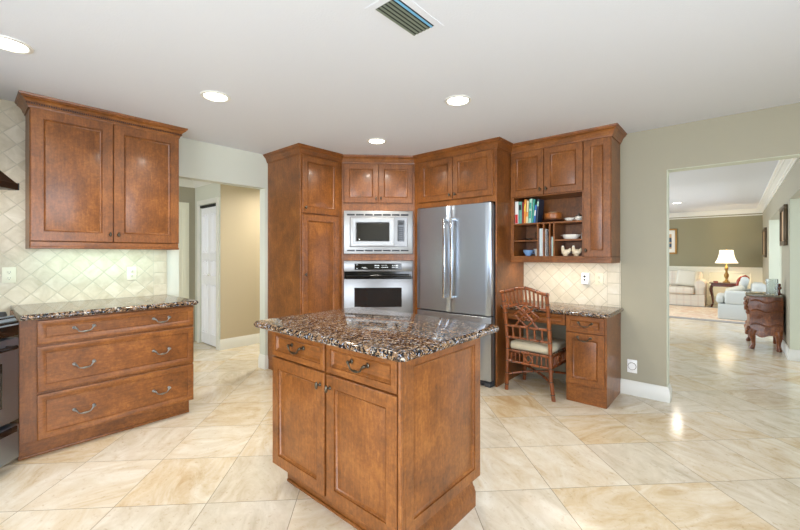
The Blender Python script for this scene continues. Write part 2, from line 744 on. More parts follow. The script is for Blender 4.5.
# window frames in the glazed openings
w = MB()
for x in (-2.05, -1.05, -0.05, 0.89):
    w.box(x, x + 0.06, -2.70, -2.62, 0, 2.2, 0.004)
w.box(-2.05, 0.95, -2.70, -2.62, 2.14, 2.2, 0.004); w.box(-2.05, 0.95, -2.70, -2.62, 0, 0.08, 0.004)
struct(w.build('window_1', 'trim_white'))
w = MB()
for y in (-1.1, 0.17, 1.44):
    w.box(1.84, 1.90, y, y + 0.06, 0.6, 2.25, 0.004)
w.box(1.84, 1.90, -1.1, 1.5, 2.19, 2.25, 0.004); w.box(1.84, 1.90, -1.1, 1.5, 0.6, 0.66, 0.004)
struct(w.build('window_2', 'trim_white'))

# rear kitchen wall with the wide cased-less opening to the living room
JX, ZO = -0.45, 2.022
a = MB()
a.box(XL - 0.12, JX, YB, YB + 0.12, 0, H)
a.box(JX, 1.45, YB, YB + 0.12, ZO, H)
a.box(1.45, 1.8, YB, YB + 0.12, 0, H)
struct(a.build('wall_back', 'wall_paint'))
# reveal of that opening, light on its edge put into a pale colour
a = MB()
a.box(JX, JX + 0.006, YB - 0.003, YB + 0.123, 0, ZO, 0.002)
a.box(JX, 1.45, YB - 0.003, YB + 0.123, ZO - 0.006, ZO, 0.002)
struct(a.build('trim_1', 'sage_lit'))


def baseboard(name, path, h=0.13, t=0.018, z0=0.0, segs=None, mat='trim_white'):
    prof = [(0.0, z0), (t, z0), (t, z0 + h * 0.70), (t * 0.75, z0 + h * 0.76), (t * 0.75, z0 + h * 0.86), (t * 0.45, z0 + h * 0.92), (t * 0.4, z0 + h), (0, z0 + h)]
    m = MB(); m.sweep(path, prof, segs)
    return struct(m.build(name, mat))


baseboard('baseboard_back', [(-0.803, YB), (JX + 0.006, YB), (JX + 0.006, YB + 0.13)])
baseboard('baseboard_left', [(XL, 2.282), (XL, 2.255), (XL - 0.12, 2.255)][::-1], h=0.15)

# hallway
a = MB()
a.box(-5.30, -5.21, 2.304, 6.0, 0, H)
struct(a.build('wall_hall', 'hall_tan'))
a = MB()
a.box(-6.05, -5.87, 2.30, 2.42, 0, H); a.box(-5.87, -5.3055, 2.30, 2.42, 1.99, H); a.box(-5.305, -5.2105, 2.30, 2.303, 0, H)
a.box(-6.05, -5.33, 2.95, 3.0, 0, H)
struct(a.build('wall_closet', 'wall_paint_lit'))
a = MB()
a.box(-6.17, -6.05, -1.9, 3.0, 0, H)
struct(a.build('wall_hall_side', 'wall_paint'))
a = MB(); a.box(-6.05, XL - 0.12, 5.9, 6.0, 0, H); struct(a.build('wall_hall_end', 'hall_tan'))
a = MB(); a.box(-6.05, -5.5, -1.9, -1.8, 0, H); a.box(-5.5, -4.15, -1.9, -1.8, 2.3, H); struct(a.build('wall_hall_near', 'wall_paint_lit'))
a = MB(); a.box(XL - 0.12, XL - 0.02, -1.9, -0.02, 0, H); struct(a.build('wall_hall_inner', 'wall_paint_lit'))
baseboard('baseboard_hall', [(-5.214, 2.285), (-5.21, 2.285), (-5.21, 5.9)][::-1] if False else [(-5.21, 5.9), (-5.21, 2.30), (-5.27, 2.30)][::-1], h=0.14)
crown_small = [(0, 2.27), (0.012, 2.27), (0.02, 2.30), (0.06, 2.35), (0.085, 2.365), (0.1, 2.385), (0.1, 2.4), (0, 2.4)]
m = MB(); m.sweep([(-6.05, -1.8), (-6.05, 2.30), (-5.21, 2.30), (-5.21, 5.9)], crown_small)
struct(m.build('trim_2', 'trim_white'))

# bifold closet door with casing
d = struct(thing('door_1', None, None, (-5.87, 2.30, 0)))
c = MB()
for x in (-0.065, 0.572):
    c.box(x, x + 0.063, -0.02, 0.0, 0, 1.994, 0.002)
c.box(-0.065, 0.635, -0.02, 0.0, 1.9945, 2.06, 0.002)
c.build('door_casing', 'trim_white', d)
c = MB(); c.box(0.002, 0.568, 0.0, 0.05, 1.955, 1.985); c.build('door_track', 'duct_dark', d)
for k in range(2):
    lf = MB()
    x0, x1 = 0.004 + k * 0.284, 0.282 + k * 0.284
    lf.box(x0, x1, 0.018, 0.045, 0.012, 1.95)
    lf.use('door_white')
    for (z0, z1) in ((0.16, 0.86), (0.98, 1.20), (1.30, 1.86)):
        for (u0, u1) in ((x0 + 0.045, (x0 + x1) / 2 - 0.012), ((x0 + x1) / 2 + 0.012, x1 - 0.045)):
            lf.panel(u0, u1, z0, z1, 0.018, [(0, 0.001), (0, -0.001), (0.006, -0.010), (0.012, -0.001), (0.026, -0.001), (0.036, -0.010)])
    lo = lf.build('door_leaf', 'door_white', d)
    if k == 1:
        kb = MB(); kb.lathe([(0.006, 0), (0.006, 0.015), (0.016, 0.02), (0.018, 0.03), (0.012, 0.038), (0.002, 0.04)], (x0 + 0.03, 0.018, 1.0), 14, 'y')
        kb.build('knob', 'ceramic_white', lo)

# cream door in the hallway side wall (faces +x)
d = struct(thing('door_2', None, None, (-6.05, 1.22, 0), R(90)))
c = MB()
for x in (0, 0.90):
    c.box(x, x + 0.09, -0.022, 0.0, 0, 1.949, 0.002); c.box(x + 0.02, x + 0.055, -0.030, -0.0225, 0, 1.949, 0.002)
c.box(0, 0.99, -0.022, 0, 1.9495, 2.04, 0.002)
c.build('door_casing', 'door_cream', d)
c = MB(); c.box(0.09, 0.90, -0.012, 0.0, 0.01, 1.95)
for (z0, z1) in ((0.2, 0.9), (1.05, 1.85)):
    for (x0, x1) in ((0.19, 0.47), (0.52, 0.80)):
        c.panel(x0, x1, z0, z1, -0.012, [(0, 0.001), (0, -0.002), (0.012, -0.006), (0.03, -0.001), (0.04, -0.005)])
c.build('door_leaf', 'door_cream', d)

# ------------------------------------------------------------------ living room shell
YF, XR = 12.8, 0.5
a = MB(); a.box(-4.5, XR + 2, YF, YF + 0.12, 0, H); struct(a.build('wall_living_far', 'olive_paint'))
a = MB(); a.box(-4.42, -4.3, 4.17, 5.9, 0, H); a.box(-4.42, -4.3, 11.3, YF, 0, H); a.box(-4.42, -4.3, 5.9, 11.3, 0, 0.4); a.box(-4.42, -4.3, 5.9, 11.3, 2.3, H)
struct(a.build('wall_living_left', 'olive_paint'))
# right partition: header carried by two thick piers, openings to a gallery between them
a = MB()
a.use('wall_paint')
ZH = 1.96
a.box(XR, XR + 0.32, 4.17, YF, ZH, H)
a.box(XR, XR + 0.32, 10.45, YF, 0, ZH)
a.box(XR, XR + 0.32, 6.66, 8.0, 0, ZH)
a.use('sage_lit')
a.box(XR - 0.001, XR + 0.32, 10.44, 10.451, 0, ZH); a.box(XR + 0.002, XR + 0.32, 6.645, 6.661, 0, ZH); a.box(XR - 0.002, XR, 7.72, 8.0, 0, ZH)  # pale skins on pier ends and face strip: light put into colour
struct(a.build('wall_living_right'))
a = MB(); a.box(1.8, 1.92, 4.17, 5.4, 0, H); a.box(1.8, 1.92, 10.6, YF, 0, H); a.box(1.8, 1.92, 5.4, 10.6, 0, 0.4); a.box(1.8, 1.92, 5.4, 10.6, 2.3, H)
struct(a.build('wall_gallery', 'sage_lit'))
cp = [(0, 2.29), (0.012, 2.29), (0.016, 2.305), (0.03, 2.312), (0.034, 2.33), (0.07, 2.362), (0.078, 2.362), (0.082, 2.375), (0.105, 2.385), (0.11, 2.4), (0, 2.4)]
m = MB(); m.sweep([(-4.3, YF), (XR, YF), (XR, 4.17)], cp)
struct(m.build('trim_3', 'trim_white'))
m = MB(); m.sweep([(-4.3, YF), (XR, YF)], [(0, 2.24), (0.01, 2.24), (0.015, 2.26), (0.01, 2.265), (0, 2.265)])
struct(m.build('trim_4', 'trim_white'))
# wainscot on the far wall
m = MB()
m.box(-4.3, XR, YF - 0.012, YF, 0, 0.93)
m.box(-4.3, XR, YF - 0.035, YF, 0.93, 0.965, 0.006)
m.box(-4.3, XR, YF - 0.024, YF, 0.90, 0.93, 0.004)
m.box(-4.3, XR, YF - 0.028, YF, 0, 0.13, 0.005)
xx = -4.2
while xx < XR - 0.2:
    m.panel(xx, min(xx + 0.82, XR - 0.06), 0.2, 0.84, YF - 0.012, [(0, 0.001), (0, -0.01), (0.012, -0.014), (0.025, -0.004), (0.03, -0.0015)])
    xx += 0.92
struct(m.build('trim_5', 'wains_paint'))
baseboard('baseboard_right', [(XR, 8.0), (XR, 6.645), (XR + 0.32, 6.645)][::1], h=0.13)
baseboard('baseboard_pier', [(XR, YF), (XR, 10.44), (XR + 0.32, 10.44)], h=0.13)

# ------------------------------------------------------------------ backsplashes
m = MB(); m.box(XL, XL + 0.008, -0.005, 1.262, 0.0, H - 0.001)
tag(m.build('tile_backsplash', 'splash_left'), 'diagonal cream stone tiles covering the left wall behind the long cabinet', 'backsplash')
m = MB(); m.box(-1.737, -0.803, YB - 0.008, YB, 0.775, 1.225)
tag(m.build('tile_backsplash', 'splash_desk'), 'diagonal cream stone tiles on the wall above the built-in desk', 'backsplash')

# ------------------------------------------------------------------ cabinet hardware and doors (local frame: front faces -y)


def bail_mesh():
    m = MB()
    w = 0.052
    pts = [(-w, 0, 0.006), (-w, -0.018, 0.006), (-w + 0.006, -0.026, 0.004), (-w + 0.014, -0.027, -0.006), (-w + 0.020, -0.027, -0.017), (-w + 0.032, -0.027, -0.021),
           (-0.012, -0.027, -0.022), (0, -0.027, -0.022)]
    rs = [0.006, 0.005, 0.0065, 0.0042, 0.0038, 0.0038, 0.0055, 0.0075]
    m.tube(pts + [(-p[0], p[1], p[2]) for p in pts[-2::-1]], rs + rs[-2::-1], 8)
    for sx in (-1, 1):
        m.ball((sx * w, -0.022, 0.007), 0.0085, 10, 6)
        m.lathe([(0.011, 0), (0.011, 0.003), (0.007, 0.006)], (sx * w, 0, 0.006), 10, 'y')
    return m


def bail(parent, x, y, z, mat='pewter'):
    m = bail_mesh()
    return m.build('handle', mat, parent, (x, y, z), smooth=50)


def knob(parent, x, y, z, mat='pewter_dark'):
    m = MB()
    m.lathe([(0.009, 0), (0.009, 0.003), (0.0045, 0.006), (0.0045, 0.016)], (0, 0, 0), 10, 'y')
    m.ball((0, -0.023, 0), 0.011, 12, 8, (0.8, 0.7, 1.75))
    return m.build('knob', mat, parent, (x, y, z), smooth=60)


def door_prof(t=0.02, stile=0.06, rec=0.009):
    rec += 0.003
    return [(0, t), (0, 0.003), (0.003, 0), (stile, 0), (stile + 0.001, 0.007), (stile + 0.004, 0.007), (stile + 0.006, 0.004), (stile + 0.012, rec), (stile + 0.015, rec + 0.001), (stile + 0.018, rec)]


def drawer_prof(t=0.02, stile=0.03, rec=0.008):
    return [(0, t), (0, 0.003), (0.003, 0), (stile, 0), (stile + 0.001, 0.006), (stile + 0.004, 0.006), (stile + 0.006, 0.003), (stile + 0.016, rec + 0.004), (stile + 0.02, rec + 0.004)]


def slope_prof(t=0.02):
    # wide splayed frame running down to a flat field
    return [(0, t), (0, 0.003), (0.003, 0), (0.008, -0.001), (0.040, 0.009), (0.041, 0.014), (0.044, 0.014), (0.046, 0.012), (0.05, 0.012)]


def front(parent, name, x0, x1, z0, z1, y, prof, mat='cherry', t=0.02):
    """a door or drawer front as an own object with its origin at its lower left corner, slab included"""
    m = MB()
    m.panel(0, x1 - x0, 0, z1 - z0, 0, prof)
    o = m.build(name, mat, parent, (x0, y, z0))
    return o


def crown_prof(top=H):
    return [(0, top - 0.088), (0.008, top - 0.088), (0.010, top - 0.074), (0.016, top - 0.068), (0.020, top - 0.052), (0.030, top - 0.036), (0.042, top - 0.027), (0.046, top - 0.026),
            (0.046, top - 0.018), (0.054, top - 0.014), (0.057, top - 0.004), (0.057, top - 0.0005), (0, top - 0.0005)]


# ---- upper cabinet on the left wall (local x = world y, front towards +x)
t = thing('upper_cabinet', 'large two-door cherry wall cabinet with dentil crown above the left counter', 'wall cabinet', (-3.72, 0.32, 1.326), R(90))
W = 0.955
m = MB(); m.box(0, W, 0, 0.244, 0.052, H - 1.326 - 0.0005, 0.002); m.build('carcass', 'cherry', t)
m = MB(); m.box(0.004, W - 0.004, -0.012, 0.008, 0.016, 0.052, 0.003); m.box(0, W, -0.017, 0.012, 0.0, 0.018, 0.004); m.box(0, 0.018, 0.012, 0.244, 0, 0.052, 0.002); m.box(W - 0.018, W, 0.012, 0.244, 0, 0.052, 0.002); m.build('light_rail', 'cherry_x', t)
d1 = front(t, 'door', 0.004, 0.476, 0.055, 0.99, -0.02, door_prof(stile=0.066)); knob(d1, 0.452, 0, 0.06)
d2 = front(t, 'door', 0.482, W - 0.002, 0.055, 0.99, -0.02, door_prof(stile=0.066)); knob(d2, 0.028, 0, 0.06)
m = MB(t); m.sweep([(XL + 0.0085, 0.32), (-3.715, 0.32), (-3.715, 0.32 + W), (XL + 0.0085, 0.32 + W)], crown_prof())
cr_o = m.build('crown_molding', 'cherry_x', t)
m = MB(t)
y = 0.30
while y < 1.30:
    m.box(-3.695, -3.687, y, y + 0.007, H - 0.066, H - 0.054)
    y += 0.013
o = m.build('dentil_strip', 'cherry_dark', cr_o); o['kind'] = 'stuff'
m = MB(); m.box(0.1, 0.85, 0.02, 0.06, 0.03, 0.0515, 0.004); lb = m.build('light_bar', 'trim_white', t)
area_light('under_cabinet_light', (0.475, 0.045, 0.024), (0, 0, 0), 0.8, 0.03, 2.6, (0.66, 1.0, 0.92), parent=t)

# ---- three-drawer base cabinet on the left (local x = world y)
LB0 = 0.239
t = thing('drawer_base_cabinet', 'wide cherry base cabinet of three stacked drawers on the left wall', 'base cabinet', (-3.308, LB0, 0), R(90))
Wd = 1.002
m = MB(); m.box(0, Wd, 0, 0.656, 0.115, 0.879, 0.002); m.build('carcass', 'cherry', t)
m = MB(); m.box(0.0, Wd - 0.01, 0.055, 0.656, 0, 0.115); m.build('toe_kick', 'cherry_x', t)
m = MB(); m.box(0.0, Wd - 0.01, 0.043, 0.055, 0, 0.018, 0.005, 2); m.build('shoe_molding', 'cherry_x', t)
for z0, z1 in ((0.718, 0.868), (0.419, 0.702), (0.117, 0.402)):
    f = front(t, 'drawer', 0.08, Wd - 0.002, z0, z1, -0.02, slope_prof(), 'cherry_x')
    for x in (0.312, 0.773):
        bail(f, x - 0.08, 0.008 if False else 0.010, (z1 - z0) * 0.43 + 0.012)


def slab(name, x0, x1, y0, y1, z1, th, label, r=(0.01,) * 4, ends=(1, 1, 1, 1), n=5):
    """stone slab with moulded edge; r corner radii (x0y0, x1y0, x1y1, x0y1); ends: 0 = square against a wall/cabinet on x0, x1, y0, y1"""
    prof = [(0.016, z1 - th), (0.008, z1 - th), (0.004, z1 - th + 0.004), (0.004, z1 - th + 0.007), (0, z1 - th + 0.010), (-0.001, z1 - th + 0.018), (0.002, z1 - 0.008), (0.007, z1 - 0.002), (0.012, z1)]
    rings = []
    for ins, z in prof:
        X0 = x0 + ins * ends[0]; X1 = x1 - ins * ends[1]; Y0 = y0 + ins * ends[2]; Y1 = y1 - ins * ends[3]
        ring = []
        for (cx, cy, a0, rr) in ((X0, Y0, 180, r[0]), (X1, Y0, 270, r[1]), (X1, Y1, 0, r[2]), (X0, Y1, 90, r[3])):
            ccx = cx + (rr if a0 in (180, 90) else -rr); ccy = cy + (rr if a0 in (180, 270) else -rr)
            for k in range(n + 1):
                a = R(a0 + 90 * k / n)
                ring.append((ccx + rr * math.cos(a), ccy + rr * math.sin(a), z))
        rings.append(ring)
    m = MB(); m.loft(rings)
    return tag(m.build(name, 'granite'), label, 'countertop')


slab('granite_countertop', XL + 0.008, -3.255, 0.242, 1.272, 0.914, 0.034, 'long speckled granite countertop under the left wall cabinet', r=(0.002, 0.004, 0.03, 0.002), ends=(0, 1, 0, 1))

# ---- kitchen island
IX0, IX1, IY0, IY1 = -1.959, -1.005, 1.152, 1.793
t = thing('kitchen_island', 'freestanding cherry island cabinet with two doors and two drawers', 'kitchen island', (IX0, IY0 + 0.02, 0))
W, D = IX1 - IX0, IY1 - IY0 - 0.02
m = MB(); m.box(0, W - 0.02, 0, D, 0.115, 0.879, 0.002); m.build('carcass', 'cherry', t)
m = MB(); m.box(0.04, W - 0.03, 0.055, D - 0.07, 0, 0.115); m.build('toe_kick', 'cherry_x', t)
m = MB(); m.box(0.045, W - 0.05, 0.045, 0.055, 0, 0.016, 0.004); m.build('shoe_molding', 'cherry_x', t)
f = front(t, 'drawer', 0.004, 0.468, 0.722, 0.868, -0.02, drawer_prof(), 'cherry_x'); bail(f, 0.232, 0.008, 0.075, 'pewter_dark')
f = front(t, 'drawer', 0.484, 0.934, 0.722, 0.868, -0.02, drawer_prof(), 'cherry_x'); bail(f, 0.225, 0.008, 0.075, 'pewter_dark')
f = front(t, 'door', 0.004, 0.468, 0.118, 0.712, -0.02, door_prof(stile=0.058)); knob(f, 0.434, 0, 0.535)
f = front(t, 'door', 0.484, 0.934, 0.118, 0.712, -0.02, door_prof(stile=0.058)); knob(f, 0.030, 0, 0.535)
m = MB(); m.tube([(W - 0.008, -0.010, 0.118), (W - 0.008, -0.010, 0.879)], 0.010, 12); m.box(W - 0.02, W - 0.001, -0.004, 0.03, 0.118, 0.879, 0.002); m.build('corner_post', 'cherry', t)
# framed end panel (faces +x): make it in a turned sub-frame
m = MB()
rings = []
for ins, dep in door_prof(t=0.02, stile=0.055, rec=0.007):
    rings.append([(W - dep, 0.012 + ins, 0.128 + ins), (W - dep, D - ins, 0.128 + ins), (W - dep, D - ins, 0.879 - ins), (W - dep, 0.012 + ins, 0.879 - ins)])
m.loft(rings)
m.build('end_panel', 'cherry', t)
m = MB()
m.loft([[(W - 0.03, yy, 0), (W + 0.006, yy, 0), (W + 0.006, yy, 0.075), (W + 0.001, yy, 0.083), (W - 0.001, yy, 0.095), (W - 0.008, yy, 0.103), (W - 0.012, yy, 0.118), (W - 0.03, yy, 0.118)] for yy in (0.012, D - 0.06)])
m.build('base_molding', 'cherry', t)
slab('granite_countertop', IX0 - 0.078, IX1 + 0.078, IY0 - 0.078, IY1 + 0.078, 0.914, 0.034, 'square granite countertop with moulded edge on the island', r=(0.03,) * 4, n=8)

# ------------------------------------------------------------------ tall cabinet run (pantry, oven, refrigerator surround, desk uppers)
run = [(XL, 2.283), (-3.342, 2.283), (-3.342, 2.833), (-2.759, 3.416), (-1.737, 3.416), (-1.737, 3.718), (-0.808, 3.718), (-0.808, YB)]


def run_crown(root, segs):
    m = MB(root); m.sweep(run, crown_prof(), segs)
    return m.build('crown_molding', 'cherry_x', root)


# pantry (faces +x)
t = thing('pantry_cabinet', 'tall cherry pantry with an upper and a long lower door, plain side', 'pantry cabinet', (-3.342, 2.283, 0), R(90))
m = MB(); m.box(0, 0.55, 0.0, 0.629, 0.1, H - 0.0008, 0.002); m.build('carcass', 'cherry', t)
m = MB(); m.box(0.0185, 0.55, 0.06, 0.629, 0, 0.0995); m.box(0, 0.018, 0.0, 0.629, 0, 0.0995); m.build('toe_kick', 'cherry', t)
f = front(t, 'door', 0.016, 0.495, 1.712, 2.306, -0.02, door_prof(stile=0.062)); knob(f, 0.03, 0, 0.055)
f = front(t, 'door', 0.016, 0.495, 0.118, 1.698, -0.02, door_prof(stile=0.062)); knob(f, 0.03, 0, 0.96)
run_crown(t, (0, 1))

# diagonal oven cabinet
t = thing('oven_cabinet', 'cherry corner cabinet holding the microwave above the wall oven', 'oven cabinet', (-3.342, 2.833, 0), R(45))
OW = 0.8245
m = MB()
m.box(0, 0.022, 0.0, 0.5, 0.1, H - 0.0008, 0.001); m.box(OW - 0.022, OW, 0.0, 0.5, 0.1, H - 0.0008, 0.001)
m.box(0.022, OW - 0.022, 0.0, 0.45, 1.78, H - 0.0008, 0.001)
m.box(0.022, OW - 0.022, 0.0, 0.45, 1.216, 1.289, 0.001)
m.box(0.022, OW - 0.022, 0.0, 0.45, 0.1, 0.50, 0.001)
m.box(0.022, OW - 0.022, 0.45, 0.47, 0.1, H - 0.0008)
m.build('carcass', 'cherry', t)
m = MB(); m.box(0.0, OW, 0.07, 0.5, 0, 0.1); m.build('toe_kick', 'cherry_x', t)
f = front(t, 'door', 0.026, 0.409, 1.868, 2.306, -0.02, door_prof(stile=0.056)); knob(f, 0.358, 0, 0.05)
f = front(t, 'door', 0.415, OW - 0.026, 1.868, 2.306, -0.02, door_prof(stile=0.056)); knob(f, 0.025, 0, 0.05)
f = front(t, 'drawer', 0.026, OW - 0.026, 0.12, 0.46, -0.02, door_prof(stile=0.05), 'cherry_x'); bail(f, 0.386, 0.009, 0.2)
run_crown(t, (2,))

# refrigerator surround: side panels and over-fridge cabinet
t = thing('refrigerator_cabinet', 'cherry two-door cabinet and side panels framing the refrigerator', 'cabinet', (-2.759, 3.416, 0))
FW = 1.022
m = MB(); m.box(0.0, FW, 0.0, 0.63, 1.80, H - 0.0008, 0.001); m.build('carcass', 'cherry', t)
m = MB(); m.box(0.0, 0.082, 0.0, 0.63, 0, 1.80, 0.001); m.build('side_panel', 'cherry', t)
m = MB(); m.box(FW - 0.016, FW, 0.0, 0.626, 0, 1.80, 0.001); m.build('side_panel', 'cherry', t)
f = front(t, 'door', 0.078, 0.523, 1.862, 2.306, -0.02, door_prof(stile=0.056)); knob(f, 0.415, 0, 0.05)
f = front(t, 'door', 0.530, 0.985, 1.862, 2.306, -0.02, door_prof(stile=0.056)); knob(f, 0.030, 0, 0.05)
run_crown(t, (3, 4))

# desk wall cabinet with open pigeonholes
UX0, UX1 = -1.737, -0.808
t = thing('desk_wall_cabinet', 'cherry wall cabinet over the desk with open cubbies and narrow tall door', 'wall cabinet', (UX0 + 0.0005, 3.718, 1.207))
UW = UX1 - UX0 - 0.0005
z = lambda v: v - 1.207
x = lambda v: v - UX0
DP = 0.33
m = MB()
m.box(0, UW, 0, DP, z(1.855), H - 1.2078, 0.001)               # closed upper part
m.box(x(-1.050), UW, 0, DP, 0.055, z(1.855), 0.001)            # behind the tall door
m.box(0, x(-1.704), 0, DP, 0.055, z(1.855), 0.001)             # left side
m.box(x(-1.704), x(-1.050), DP - 0.012, DP, 0.055, z(1.855))   # back
m.build('carcass', 'cherry', t)
m = MB(); m.box(0, UW, 0, DP, 0.046, 0.062, 0.001); m.box(0, UW, 0, 0.02, 0.0, 0.046, 0.002); m.box(0, UW, -0.008, 0.0, 0.0, 0.03, 0.003); m.box(UW - 0.018, UW, 0.02, DP, 0, 0.046, 0.001); m.build('bottom_rail', 'cherry_x', t)
m = MB(); m.box(x(-1.704), x(-1.050), 0.002, DP - 0.012, z(1.582), z(1.597), 0.001); m.build('shelf', 'cherry_x', t)
m = MB(); m.box(x(-1.704), x(-1.466), 0.004, DP - 0.012, z(1.413), z(1.427), 0.001); m.build('shelf', 'cherry_x', t)
m = MB(); m.box(x(-1.296), x(-1.050), 0.004, DP - 0.012, z(1.413), z(1.427), 0.001); m.build('shelf', 'cherry_x', t)
for vx in (-1.466, -1.408, -1.350, -1.310):
    m = MB(); m.box(x(vx), x(vx) + 0.014, 0.003, DP - 0.012, 0.062, z(1.582), 0.001); m.build('divider', 'cherry', t)
f = front(t, 'door', x(-1.731), x(-1.396), z(1.866), z(2.306), -0.018, door_prof(t=0.018, stile=0.056)); knob(f, 0.305, 0, 0.05)
f = front(t, 'door', x(-1.388), x(-1.040), z(1.866), z(2.306), -0.018, door_prof(t=0.018, stile=0.056)); knob(f, 0.022, 0, 0.05)
f = front(t, 'door', x(-1.032), x(-0.812), z(1.262), z(2.306), -0.018, door_prof(t=0.018, stile=0.056)); knob(f, 0.022, 0, 0.06)
run_crown(t, (5, 6))
m = MB(); m.box(0.15, 0.80, 0.03, 0.07, 0.026, 0.0455, 0.003); m.build('light_bar', 'trim_white', t)
area_light('desk_light', (0.45, 0.05, 0.020), (0, 0, 0), 0.7, 0.03, 2.8, (1.0, 0.89, 0.74), parent=t)

# desk base
t = thing('desk_cabinet', 'cherry desk pedestal with drawer and file door plus two apron drawers', 'desk', (-1.737, 3.533, 0))
x = lambda v: v + 1.737
DD = YB - 3.533 - 0.002
m = MB(); m.box(x(-1.128), x(-0.803), 0, DD, 0.0, 0.757, 0.002); m.build('carcass', 'cherry', t)
m = MB(); m.box(x(-1.118), x(-0.812), -0.003, 0.0, 0.0, 0.158, 0.001); m.build('toe_kick', 'cherry_x', t)
f = front(t, 'drawer', x(-1.124), x(-0.818), 0.612, 0.752, -0.022, drawer_prof(t=0.022, stile=0.034), 'cherry_x'); bail(f, 0.155, 0.008, 0.078, 'pewter_dark')
f = front(t, 'door', x(-1.124), x(-0.818), 0.162, 0.604, -0.022, door_prof(t=0.022, stile=0.05)); bail(f, 0.150, 0.0, 0.405, 'pewter_dark')
m = MB(); m.box(0.001, x(-1.128), 0.0, 0.45, 0.652, 0.757, 0.001); m.build('apron', 'cherry_x', t)
for (u0, u1) in ((0.006, 0.300), (0.306, x(-1.134))):
    front(t, 'drawer', u0, u1, 0.660, 0.752, -0.022, drawer_prof(t=0.022, stile=0.022), 'cherry_x')
slab('granite_countertop', -1.736, -0.778, 3.488, YB - 0.008, 0.791, 0.034, 'speckled granite desktop under the open cubbies', r=(0.002, 0.02, 0.004, 0.002), ends=(0, 1, 1, 0))

# ------------------------------------------------------------------ built-in microwave (oven-cabinet frame)
C45 = Matrix.Rotation(R(45), 4, 'Z')
base45 = Vector((-3.342, 2.833, 0))


def p45(u, v=0.0, z=0.0):
    q = C45 @ Vector((u, v, 0))
    return (base45.x + q.x, base45.y + q.y, z)


t = thing('microwave', 'stainless built-in microwave with vented trim kit above the oven', 'microwave', p45(0.024, 0, 1.292), R(45))
TW = OW - 0.048
m = MB()
m.box(0, TW, -0.024, -0.002, 0, 0.485, 0.004, 2)
m.build('trim_kit', 'steel_trim', t)
for z0, z1 in ((0.43, 0.449), (0.028, 0.044)):
    m = MB()
    for k in range(7):
        x0 = 0.035 + k * (TW - 0.07) / 7
        m.box(x0, x0 + (TW - 0.07) / 7 - 0.014, -0.0265, -0.0225, z0, z1, 0.002)
    m.build('vent_slots', 'gasket', t)
m = MB()
m.panel(0.068, 0.715, 0.078, 0.415, -0.058, [(0, 0.034), (0, 0.004), (0.004, 0)])
m.build('body', 'steel_oven', t)
m = MB()
m.panel(0.082, 0.560, 0.088, 0.405, -0.062, [(0, 0.004), (0, 0.001), (0.002, 0), (0.03, 0), (0.07, 0.008), (0.072, 0.008)])
dr = m.build('door', 'steel_trim', t)
m = MB(); m.box(0.146, 0.512, -0.0605, -0.054, 0.146, 0.345, 0.003); m.build('window', 'oven_glass', dr)
m = MB(); m.box(0.602, 0.678, -0.064, -0.058, 0.14, 0.375, 0.003); kp = m.build('keypad', 'black_gloss', t)
m = MB()
for i in range(3):
    for j in range(7):
        m.box(0.610 + i * 0.0215, 0.624 + i * 0.0215, -0.0655, -0.0635, 0.155 + j * 0.022, 0.168 + j * 0.022, 0.001)
m.build('keys', 'key_dark', kp)
m = MB(); m.box(0.610, 0.669, -0.0655, -0.0635, 0.325, 0.355); m.build('clock_display', 'key_dark', kp)
m = MB(); m.ball((0.175, -0.062, 0.162), 0.007, 8, 6, (1, 0.3, 1)); m.build('badge', 'chrome', dr)

# ------------------------------------------------------------------ wall oven
t = thing('wall_oven', 'stainless wall oven with black control strip, below the microwave', 'oven', p45(0.024, 0, 0.502), R(45))
m = MB(); m.box(0, TW, -0.002, 0.42, 0, 0.712); m.build('body', 'gasket', t)
m = MB(); m.box(0, TW, -0.032, -0.002, 0.590, 0.712, 0.004, 2); cpn = m.build('control_panel', 'steel_oven', t)
m = MB(); m.box(0.120, 0.648, -0.0345, -0.031, 0.610, 0.680, 0.002); ds = m.build('display', 'black_gloss', cpn)
m = MB()
for (u, wv, zz, hh) in ((0.135, 0.02, 0.663, 0.005), (0.14, 0.015, 0.622, 0.007), (0.20, 0.05, 0.634, 0.004), (0.215, 0.05, 0.626, 0.003), (0.345, 0.015, 0.652, 0.012), (0.365, 0.012, 0.652, 0.012), (0.382, 0.015, 0.652, 0.012),
                        (0.345, 0.05, 0.632, 0.006), (0.42, 0.03, 0.658, 0.004), (0.455, 0.03, 0.658, 0.004), (0.42, 0.015, 0.634, 0.007), (0.44, 0.015, 0.634, 0.007), (0.46, 0.015, 0.634, 0.007), (0.48, 0.015, 0.634, 0.007),
                        (0.54, 0.012, 0.655, 0.008), (0.56, 0.012, 0.655, 0.008), (0.58, 0.03, 0.648, 0.018), (0.54, 0.03, 0.634, 0.007), (0.58, 0.03, 0.630, 0.008)):
    m = MB(); m.box(u, u + wv, -0.0352, -0.0343, zz, zz + hh); m.build('marking', 'display_text', cpn)
m = MB(); m.box(0.006, TW - 0.006, -0.006, 0.0, 0.49, 0.59); m.build('vent_gap', 'black_gloss', t)
m = MB()
m.box(0, TW, -0.036, -0.004, 0.02, 0.508, 0.005, 2)
m.use('steel_oven')
dr = m.build('door', 'steel_oven', t)
m = MB(); m.box(0.118, 0.650, -0.038, -0.034, 0.19, 0.408, 0.004); m.build('window', 'oven_glass', dr)
m = MB(); m.tube([(0.03, -0.075, 0.545), (TW - 0.03, -0.075, 0.545)], 0.013, 12)
m.box(0.02, TW - 0.02, -0.036, -0.008, 0.505, 0.535, 0.004)
for u in (0.045, TW - 0.045):
    m.box(u - 0.012, u + 0.012, -0.075, -0.01, 0.528, 0.548, 0.004)
m.build('handle', 'black_gloss', dr)

